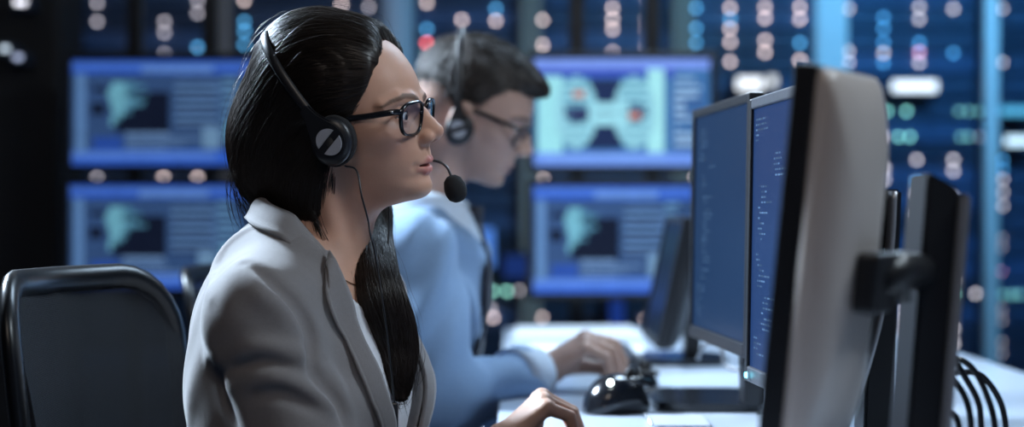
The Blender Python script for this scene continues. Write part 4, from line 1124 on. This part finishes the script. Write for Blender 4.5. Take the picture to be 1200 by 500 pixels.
guides = [[HWp(52, s*8, 138), HWp(10, s*14, 158), HWp(-50, s*20, 150), HWp(-110, s*24, 95), HWp(-148, s*24, 20), HWp(-130, s*18, -50), HWp(-90, s*5, -85)] for s in (1, -1)]
guides += [[HWp(34, s*50, 112), HWp(-10, s*66, 122), HWp(-62, s*70, 96), HWp(-115, s*56, 40), HWp(-135, s*42, -20), HWp(-110, s*28, -70)] for s in (1, -1)]
guides += [[HWp(22, s*72, 75), HWp(-12, s*82, 70), HWp(-50, s*80, 38), HWp(-80, s*72, -10), HWp(-84, s*58, -60), HWp(-70, s*38, -90)] for s in (1, -1)]
guides += [[HWp(8, s*76, 30), HWp(-10, s*76, 8), HWp(-28, s*72, -30), HWp(-34, s*66, -75), HWp(-24, s*60, -110)] for s in (1, -1)]
guides += [lock]
fl = flow_from(guides)
starts = V[RNG.choice(len(V), 13000, replace=False)]
P1 = trace(hair_hull, starts, fl, 15, .009, (RNG.random(len(starts))*.0022+.0002).astype(np.float32), RNG, .12)
st2 = V[RNG.choice(len(V), 170, replace=False)]
P2 = trace(hair_hull, st2, fl, 15, .009, (RNG.random(len(st2))*.009+.002).astype(np.float32), RNG, .8)
SV1, SF1 = strand_mesh('s', P1, .00017+.00013*RNG.random(len(P1))); SV2, SF2 = strand_mesh('s', P2, np.full(len(P2), .00016))
# loose ends of the long lock and wisps at the nape
def wisps(starts, ends, sag, n=15):
    t = np.linspace(0, 1, n)[None, :, None]; A = np.array(starts)[:, None]; B = np.array(ends)[:, None]; Cc = np.array(sag)[:, None]
    return A*(1-t)**2+2*Cc*t*(1-t)+B*t*t
A = []; B = []; Cm = []
for k in range(120):
    r = RNG.standard_normal(3)
    a = np.array(lock[6])+r*[.012, .008, .008]; b = np.array(lock[9])+RNG.standard_normal(3)*[.009, .005, .012]+[0, 0, -.004]; A.append(a); B.append(b); Cm.append(np.array(lock[7])+r*[.014, .010, .006])
for k in range(90):
    s = RNG.uniform(-40, 50); a = HWp(-128+RNG.uniform(-8, 8), s, RNG.uniform(-30, 20)); b = HWp(-112+RNG.uniform(-30, 20), s*.8, RNG.uniform(-115, -60)); A.append(a); B.append(b); Cm.append(HWp(-150+RNG.uniform(-12, 14), s, RNG.uniform(-70, -20)))
for k in range(90):
    s = RNG.uniform(50, 66); a = HWp(-30+RNG.uniform(-25, 8), s, -40); b = HWp(-8+RNG.uniform(-16, 14), s-8+RNG.uniform(-4, 6), RNG.uniform(-150, -105)); A.append(a); B.append(b); Cm.append(HWp(-22+RNG.uniform(-10, 6), s+4, -85))
SV3, SF3 = strand_mesh('s', wisps(A, B, Cm), np.full(len(A), .00030))
allV = np.concatenate([V, SV1, SV2, SV3]); o1 = len(V); o2 = o1+len(SV1); o3 = o2+len(SV2)
allF = np.concatenate([Q, SF1+o1, SF2+o2, SF3+o3])
link('hair', mesh_np('hair', allV, allF), M['hairdark'], woman, label='long dark brown hair combed back over one shoulder')

# --- glasses
def lens_outline(n=28, w=25.5, h=18.5):
    out = []
    for k in range(n):
        t = 2*math.pi*k/n; c, s = math.cos(t), math.sin(t)
        x = math.copysign(abs(c)**.62, c)*w; y = math.copysign(abs(s)**.66, s)*h; x *= (1+.10*(y/h)); out.append((x, y-1.5*(x/w)*(1 if y > 0 else 0)))
    return out
m = bpy.data.materials.new('spectacle_lens'); m.use_nodes = True; nt = m.node_tree; nt.nodes.remove(nt.nodes['Principled BSDF'])
tr = nt.nodes.new('ShaderNodeBsdfTransparent'); tr.inputs[0].default_value = (.90, .94, 1, 1); gl = nt.nodes.new('ShaderNodeBsdfGlossy'); gl.inputs['Roughness'].default_value = .03; gl.inputs[0].default_value = (.8, .9, 1, 1)
lw = nt.nodes.new('ShaderNodeLayerWeight'); lw.inputs[0].default_value = .5; pw = nt.nodes.new('ShaderNodeMath'); pw.operation = 'POWER'; pw.inputs[1].default_value = 3.0; nt.links.new(lw.outputs['Facing'], pw.inputs[0])
fr = nt.nodes.new('ShaderNodeMath'); fr.operation = 'MULTIPLY_ADD'; fr.inputs[1].default_value = .5; fr.inputs[2].default_value = .05; nt.links.new(pw.outputs[0], fr.inputs[0]); mx = nt.nodes.new('ShaderNodeMixShader')
nt.links.new(fr.outputs[0], mx.inputs[0]); nt.links.new(tr.outputs[0], mx.inputs[1]); nt.links.new(gl.outputs[0], mx.inputs[2]); nt.links.new(mx.outputs[0], nt.nodes['Material Output'].inputs[0])
M['lens'] = m
def glasses(H, lab, f0=89, u0=29.5, rim=2.5, mt='black_gloss', drop=0, half=67):
    e = empty('eyeglasses', H.w(f0, 0, u0-18), label=lab, category='glasses')
    def P(s, x, y): return H.w(f0-.0042*((x*1.0+33)**2)*.55+.10*y, s*(33+x), u0+y)       # gently wrapped front
    ol = lens_outline()
    for s in (1, -1):
        MB().tube([P(s, x, y) for x, y in ol], .0019, 8, closed=True, sec=(rim*.001, .0017)).build('rim', M[mt], e)
        V = [P(s, 0, 0)+(H.w(1.2, 0, 0)-H.C)]+[P(s, x*.97, y*.97) for x, y in ol]; F = [(0, k+1, (k+1) % len(ol)+1) for k in range(len(ol))]
        MB().add(V, F, smooth=True).build('lens', M['lens'], e)
        a = P(s, 25.5, 9); pts = crom([a, H.w(f0-17, s*(half-3), u0+9), H.w(50, s*half, u0+6), H.w(10, s*(half+2), u0+1), H.w(-8, s*(half+3), u0-8)], 6)
        MB().tube(pts, .002, 8, sec=(.0036, .0017)).build('temple_arm', M[mt], e)
        MB().lathe([(.0, -.0012), (.0014, -.0012), (.0014, .0012), (.0, .0012)], 8, Matrix.Translation(H.w(f0-15, s*(half+.5), u0+9.5))).build('hinge_pin', M['silver'], e)
    MB().tube(crom([P(1, -22, 5), H.w(f0+.5, 0, u0+8), P(-1, -22, 5)], 6), .002, 8, sec=(.0022, .0017)).build('bridge', M[mt], e)
glasses(HW, 'black framed eyeglasses worn by the woman', u0=34)

# --- headset
def headset(H, lab, tilt, rtop, half, cup_s, cup_u=-2, cup_f=0, mic=True, big=1.0, boomside=-1):
    e = empty('headset', H.w(cup_f, cup_s, cup_u-30), label=lab, category='headset', group='telephone headsets')
    pts = []
    for k in range(37):
        t = math.pi*k/36; c, s = math.cos(t), math.sin(t)
        L = 18+rtop*abs(s)**.8; x = half*math.copysign(abs(c)**.7, c)
        pts.append(H.w(cup_f-L*math.sin(tilt)*(1 if s > .05 else 1), x, cup_u+L*math.cos(tilt)))
    MB().tube(pts, .003, 10, sec=(.0060*big, .0022)).build('headband', M['black'], e)
    for sg in (1, -1):
        c = H.w(cup_f, sg*cup_s, cup_u); axd = Vector(H.ax[1]*sg); R = Matrix.Translation(c) @ axd.to_track_quat('Z', 'Y').to_matrix().to_4x4()
        fwd_l = (R.to_3x3().inverted() @ Vector(H.ax[0])); upl = (R.to_3x3().inverted() @ Vector(H.ax[2]))
        R = Matrix.Translation(c) @ Matrix(((H.ax[0][0], H.ax[2][0], axd.x, 0), (H.ax[0][1], H.ax[2][1], axd.y, 0), (H.ax[0][2], H.ax[2][2], axd.z, 0), (0, 0, 0, 1)))
        S = Matrix.Diagonal((big, big*1.12, big, 1))
        MB().lathe([(.0, -.016), (.020, -.016), (.0265, -.012), (.028, -.004), (.0265, .002), (.0, .002)], 32, R @ S).build('ear_cushion', M['foam'], e)
        sh = MB().lathe([(.0, .001), (.0255, .001), (.0262, .005), (.024, .009), (.019, .0115), (.0, .0125)], 32, R @ S).build('ear_cup', M['black'], e)
        # silver half-moon plates either side of the diagonal arm
        for side in (0, 1):
            poly = []
            r0 = .0150; gap = .0042; a0 = math.asin(gap/r0)
            for k in range(15): an = a0+(math.pi-2*a0)*k/14+math.pi*side; poly.append((r0*math.cos(an), r0*math.sin(an)))
            MB().prism(poly, .0105, .0142, R @ Matrix.Rotation(math.radians(48), 4, 'Z') @ S).build('plate', M['palegrey'], sh)
        # flat teardrop arm from the cup up to the band
        ux, uy = -math.sin(tilt), math.cos(tilt); poly = []
        for k in range(13): an = tilt+math.pi+math.pi*k/12; poly.append((.0215*math.cos(an), .0215*math.sin(an)))
        for t, wv in ((.012, .0195), (.024, .0145), (.036, .0095), (.052, .0066)): poly.append((ux*t+uy*wv, uy*t-ux*wv))
        for t, wv in ((.052, .0066), (.036, .0095), (.024, .0145), (.012, .0195)): poly.append((ux*t-uy*wv, uy*t+ux*wv))
        pm = MB().prism(poly, .006, .0115, R @ Matrix.Diagonal((big, big, 1, 1))).mesh('yoke'); bm = bmesh.new(); bm.from_mesh(pm)
        bmesh.ops.bevel(bm, geom=[ed for ed in bm.edges if len(ed.link_faces) == 2 and ed.calc_face_angle() > 1.2], offset=.002, segments=2, affect='EDGES'); bm.to_mesh(pm); bm.free()
        link('yoke', pm, M['black'], e)
    return e
hs = headset(HW, 'black telephone headset with microphone, worn by the woman', math.radians(38), 142, 86, 82, 13, 8, big=.94)
bs = -1
pts = crom([HW.w(12, -86, -4), HW.w(48, -72, -16), HW.w(83, -42, -20), HW.w(98, -30, -22), HW.w(108, -22, -27), HW.w(114, -15, -34), HW.w(117, -12, -40)], 8)
MB().tube(pts, .0016, 8).build('boom', M['black'], hs)
c = HW.w(121, -10, -51); dv = Vector(HW.w(122, -9, -56)-HW.w(114, -14, -36)).normalized()
R = Matrix.Translation(c) @ dv.to_track_quat('Z', 'Y').to_matrix().to_4x4()
MB().lathe([(.0012, -.0165), (.006, -.0155), (.0105, -.011), (.0128, -.003), (.0130, .004), (.0108, .011), (.006, .0150), (.0012, .0162)], 24, R).build('microphone', M['foam'], hs)
pts = crom([HW.w(24, 90, -14), W(418, 200, 1.80), W(424, 230, 1.79), W(431, 256, 1.80), W(434, 275, 1.82), W(440, 300, 1.83), W(452, 380, 1.82), W(462, 470, 1.83), W(463, 500, 1.83)], 8)
MB().tube(pts, .0011, 6).build('cable', M['black'], hs)
pts = crom([HW.w(0, -88, -26), HW.w(24, -62, -80), W(456, 240, 1.93), W(456, 268, 1.915), W(453, 300, 1.90), W(450, 326, 1.90), W(455, 400, 1.86), W(461, 468, 1.835)], 8)
MB().tube(pts, .0011, 6).build('cable', M['black'], hs)
MB().box((0, 0, 0), (.009, .007, .04), Matrix.Translation(W(462, 492, 1.825)), bev=.002).build('volume_control', M['black'], hs)

# --- necklace and bracelet
pts = []
for k in range(41):
    a = math.radians(-150+300*k/40); z = .962+.052*(1-math.cos(a))/2; r = .066+.012*math.cos(a)
    p = tw(-.012+r*math.cos(a), r*math.sin(a)*.95, z); pts.append(p)
def on_skin(p, lift):
    p = np.array([p], np.float32)
    for _ in range(6):
        d = evalf(w_body, p); g = grad(w_body, p, 2e-3); p = p-((d-lift)/((g**2).sum(1)+1e-6))[:, None]*g
    return p[0]
nkp = [on_skin(p, .0012) for p in pts]
nk = empty('necklace', nkp[20], label='fine gold chain with a tiny pendant around the woman\'s neck', category='necklace')
MB().tube(nkp, .0006, 6).build('chain', M['gold'], nk)
MB().lathe([(.0, -.003), (.002, -.001), (.0024, .001), (.0, .003)], 10, Matrix.Translation(Vector(nkp[20])+Vector((.001, -.003, -.003)))).build('pendant', M['gold'], nk)
fa = (wr_r-el_r)/np.linalg.norm(wr_r-el_r); bw = empty('bracelet', wr_r-[0, 0, .03], label='silver bracelet on the woman\'s wrist at her sleeve end', category='bracelet')
q = Vector(fa).to_track_quat('Z', 'Y').to_matrix().to_4x4(); cB = Vector(wr_r-fa*.016)
MB().tube([Matrix.Translation(cB) @ q @ Vector((.0275*math.cos(2*math.pi*k/30), .0255*math.sin(2*math.pi*k/30), 0)) for k in range(30)], .002, 8, closed=True, sec=(.004, .0014)).build('band', M['chrome'], bw)
for k in range(10):
    an = 2*math.pi*k/10; MB().lathe([(.0, -.003), (.0035, -.0015), (.0035, .0015), (.0, .003)], 8, Matrix.Translation(cB) @ q @ Matrix.Translation((.0295*math.cos(an), .0275*math.sin(an), 0))).build('bead', M['chrome'], bw)

# ================================================================== the man
MO = np.array([-.215, 2.70, 0.0]); my = math.radians(-4)
MAx = np.array([[math.cos(my), math.sin(my), 0], [math.sin(my), -math.cos(my), 0], [0, 0, 1]])
def mw(f, r, z): return MO+np.array([f, r, z])@MAx
LEAN = .25
msh_r = W(486, 302, 2.50); msh_l = mw(.09, -.19, .985)
mel_r = W(512, 470, 2.44); mwr_r = W(634, 436, 2.60)
mel_l = mw(.06, -.28, .72); mwr_l = mw(.24, -.16, .66)
mnk0 = HM.w(-30, 0, -30); mnk1 = mw(.045, 0, 1.02)
mhR = hand_chains(mwr_r, (.80, .10, .48), (-.45, -.12, .85), 1.06, [(40, 46, 24), (44, 50, 24), (48, 54, 24), (50, 58, 24)], .06,
                  [(.026, .024, -.014), (.058, .036, -.030), (.082, .030, -.048), (.102, .020, -.058)])
mhL = mirror_hand(hand_chains(mwr_l, (.9, -.2, .05), (-.05, 0, 1), 1.06, [(25, 30, 20)]*4, .06))
def m_core(p, off=0.0):
    q = frame(p, MO, MAx); q = q.copy(); q[:, 0] = q[:, 0]-LEAN*(q[:, 2]-.70)
    qa = np.stack([q[:, 0], np.abs(q[:, 1]), q[:, 2]], 1)
    d = ell(q, (-.01, 0, .84), (.118+off, .168+off, .225+off)); d = smin(d, ell(q, (.0, 0, .64), (.118+off, .165+off, .15+off)), .05)
    d = smin(d, cone(qa, (-.035, .05, 1.00), (-.02, .175, .965), .040+off, .054+off), .045)
    return d
def m_body(p):
    d = head_sdf(HM.loc(p), True, True)*np.float32(HM.k); d = smin(d, cone(p, mnk0, mnk1, .058, .062), .02); return smin(d, m_core(p), .03)
def m_arms(p):
    d = chain(p, [msh_r, mel_r, mwr_r], [.05, .044, .027], .02); d = smin(d, hand_sdf(p, mhR), .014)
    e = chain(p, [msh_l, mel_l, mwr_l], [.05, .044, .027], .02); return np.minimum(d, smin(e, hand_sdf(p, mhL), .014))
def m_all(p): return np.minimum(m_body(p), m_arms(p))
SKIN_M = (.46, .29, .23)
def m_col(V):
    q = HM.loc(V); C = face_colour(q, SKIN_M, (.46, .22, .20), (.05, .035, .03), .7, .35); C[q[:, 2] < -85] = SKIN_M; return C
mc = HM.C
man = build_body('person', m_all, [(m_body, mc+[-.14, -.12, -.14], mc+[.15, .12, .17], .0022),
                                   (m_arms, mhR['wr']-[.04, .07, .07], mhR['wr']+[.18, .12, .10], .0022),
                                   (m_all, (-.44, 2.36, .50), (.26, 3.06, mc[2]-.13), .007)], m_col, M['skin'],
                 label='short-haired man with glasses and headset in a pale blue shirt, looking down', category='person')
eyes(HM, man, (1, 0, -.3)); hand_nails(mhR, man)
def shirt(p):
    q = frame(p, MO, MAx); d = m_core(p, .014)
    d = smin(d, chain(p, [msh_r, mel_r], [.070, .062], .02), .03); d = smin(d, chain(p, [mel_r, mwr_r-(mwr_r-mel_r)*.16], [.058, .045], .02), .03)
    d = smin(d, chain(p, [msh_l, mel_l, mwr_l-(mwr_l-mel_l)*.1], [.070, .060, .045], .02), .03)
    n = np.sin(q[:, 2]*48+3*np.sin(q[:, 1]*19+1.3)+2*np.sin(q[:, 0]*27))*np.sin(q[:, 0]*33+q[:, 1]*25+.7)
    d = d+np.float32(.0065)*n
    return smax(d, -cone(p, mnk0, mnk1, .064, .058), .006)
sh = sdf_part('shirt', shirt, (-.46, 2.32, .52), (.24, 3.10, 1.12), .005, M['shirt'], man)
rows = []
for i in range(25):                                                  # shirt collar
    a = math.radians(-165+330*i/24); ca, sa = -math.cos(a), math.sin(a); fr = abs(a)/math.radians(165); row = []
    for j in range(5):
        t = j/4; rad = np.interp(t, [0, .3, 1], [.066, .070, .084+.012*fr]); zz = np.interp(t, [0, .3, 1], [1.095, 1.098, 1.058-.02*fr])-.035*fr**2
        c = mw(.062+.012*fr, 0, 0); row.append(np.array([c[0], c[1], zz])+MAx[0]*ca*rad+MAx[1]*sa*rad)
    rows.append(row)
G = np.array(rows); _to = TO; TO_save = TO.copy(); TO = mw(.06, 0, 0); sheet_on('collar', rows, M['cuff'], sh, .003); TO = TO_save
fa = (mwr_r-mel_r)/np.linalg.norm(mwr_r-mel_r); L_ = np.linalg.norm(mwr_r-mel_r); q = Vector(fa).to_track_quat('Z', 'Y').to_matrix().to_4x4()
MB().lathe([(.034, -.005), (.045, -.052), (.051, -.055), (.048, -.03), (.043, .004), (.040, .006), (.034, .004)], 28, Matrix.Translation(Vector(mwr_r-fa*.012)) @ q).build('cuff', M['cuff'], sh)
# tie
rows = []
for i in range(22):
    z = 1.035-.30*i/21; wd = np.interp(i, [0, 2, 17, 21], [.016, .018, .040, .004]); row = []
    for j in range(5):
        r = wd*(-1+2*j/4); p = surf_along(shirt, mw(.42, r, z), -MAx[0])
        row.append((p if p is not None else mw(.14, r, z))+MAx[0]*(.010-.002*abs(j-2)))
    rows.append(row)
TO = mw(0, 0, 0); tie = sheet_on('tie', rows, M['tie'], man, .003); TO = TO_save
MB().lathe([(.0, .018), (.014, .016), (.011, -.016), (.0, -.018)], 14, Matrix.Translation(Vector(mw(.155, 0, 1.045)))).build('knot', M['tie'], tie)
hip = [mw(-.01, s*.09, .565) for s in (1, -1)]; kn = [mw(.42, s*.12, .53) for s in (1, -1)]; an = [mw(.40, s*.12, .10) for s in (1, -1)]
sdf_part('trousers', legs_sdf(hip, kn, an, .08), (-.46, 2.30, .02), (.42, 3.10, .70), .010, M['trouser'], man, 0)
for a in an: shoe(a*np.array([1, 1, 0]), MAx[0], man)
def mhair(p):
    q = HM.loc(p); f, s, u = q[:, 0], q[:, 1], q[:, 2]; a = np.abs(s)
    d = ell(q, (-16, 0, 64), (101, 76, 84)); d = smin(d, ell(q, (28, 0, 112), (58, 52, 24)), 20)
    hl = np.interp(u, [-60, -20, 10, 40, 60, 80, 95, 110, 130], [-52, -40, -22, 10, 22, 40, 66, 92, 92])
    d = smax(d, (f-hl)*.85, 8); d = smax(d, -(u+22), 8)
    n = np.sin(s*.35+f*.06)*np.sin(f*.11+u*.09+1)
    return (d+.6*n)*np.float32(HM.k)
V, Q = nets(mhair, mc+[-.15, -.12, -.12], mc+[.17, .12, .19], .004)
gd = [[HM.w(-60, s, 140), HM.w(0, s, 150), HM.w(60, s*.9, 130), HM.w(94, s*.8, 112)] for s in (-40, 0, 40)]+[[HM.w(-100, s, 100), HM.w(-118, s, 50), HM.w(-105, s, 0)] for s in (-40, 0, 40)]+[[HM.w(10, s, 80), HM.w(-10, s, 50), HM.w(-20, s, 10)] for s in (-80, 80)]
st = V[RNG.choice(len(V), 1800, replace=False)]
P = trace(mhair, st, flow_from(gd), 6, .006, (RNG.random(len(st))*.004+.0005).astype(np.float32), RNG, .5); SV, SF = strand_mesh('s', P, np.full(len(P), .0006))
link('hair', mesh_np('hair', np.concatenate([V, SV]), np.concatenate([Q, SF+len(V)])), M['hairbrown'], man, label='short brown hair brushed forward')
glasses(HM, 'dark framed eyeglasses worn by the man', half=69)
headset(HM, 'black headset worn by the man, only one ear cup in view', math.radians(30), 148, 86, 88, -8, 0, big=.85)
for o in bpy.data.objects:
    if '_o' in o.keys(): del o['_o']
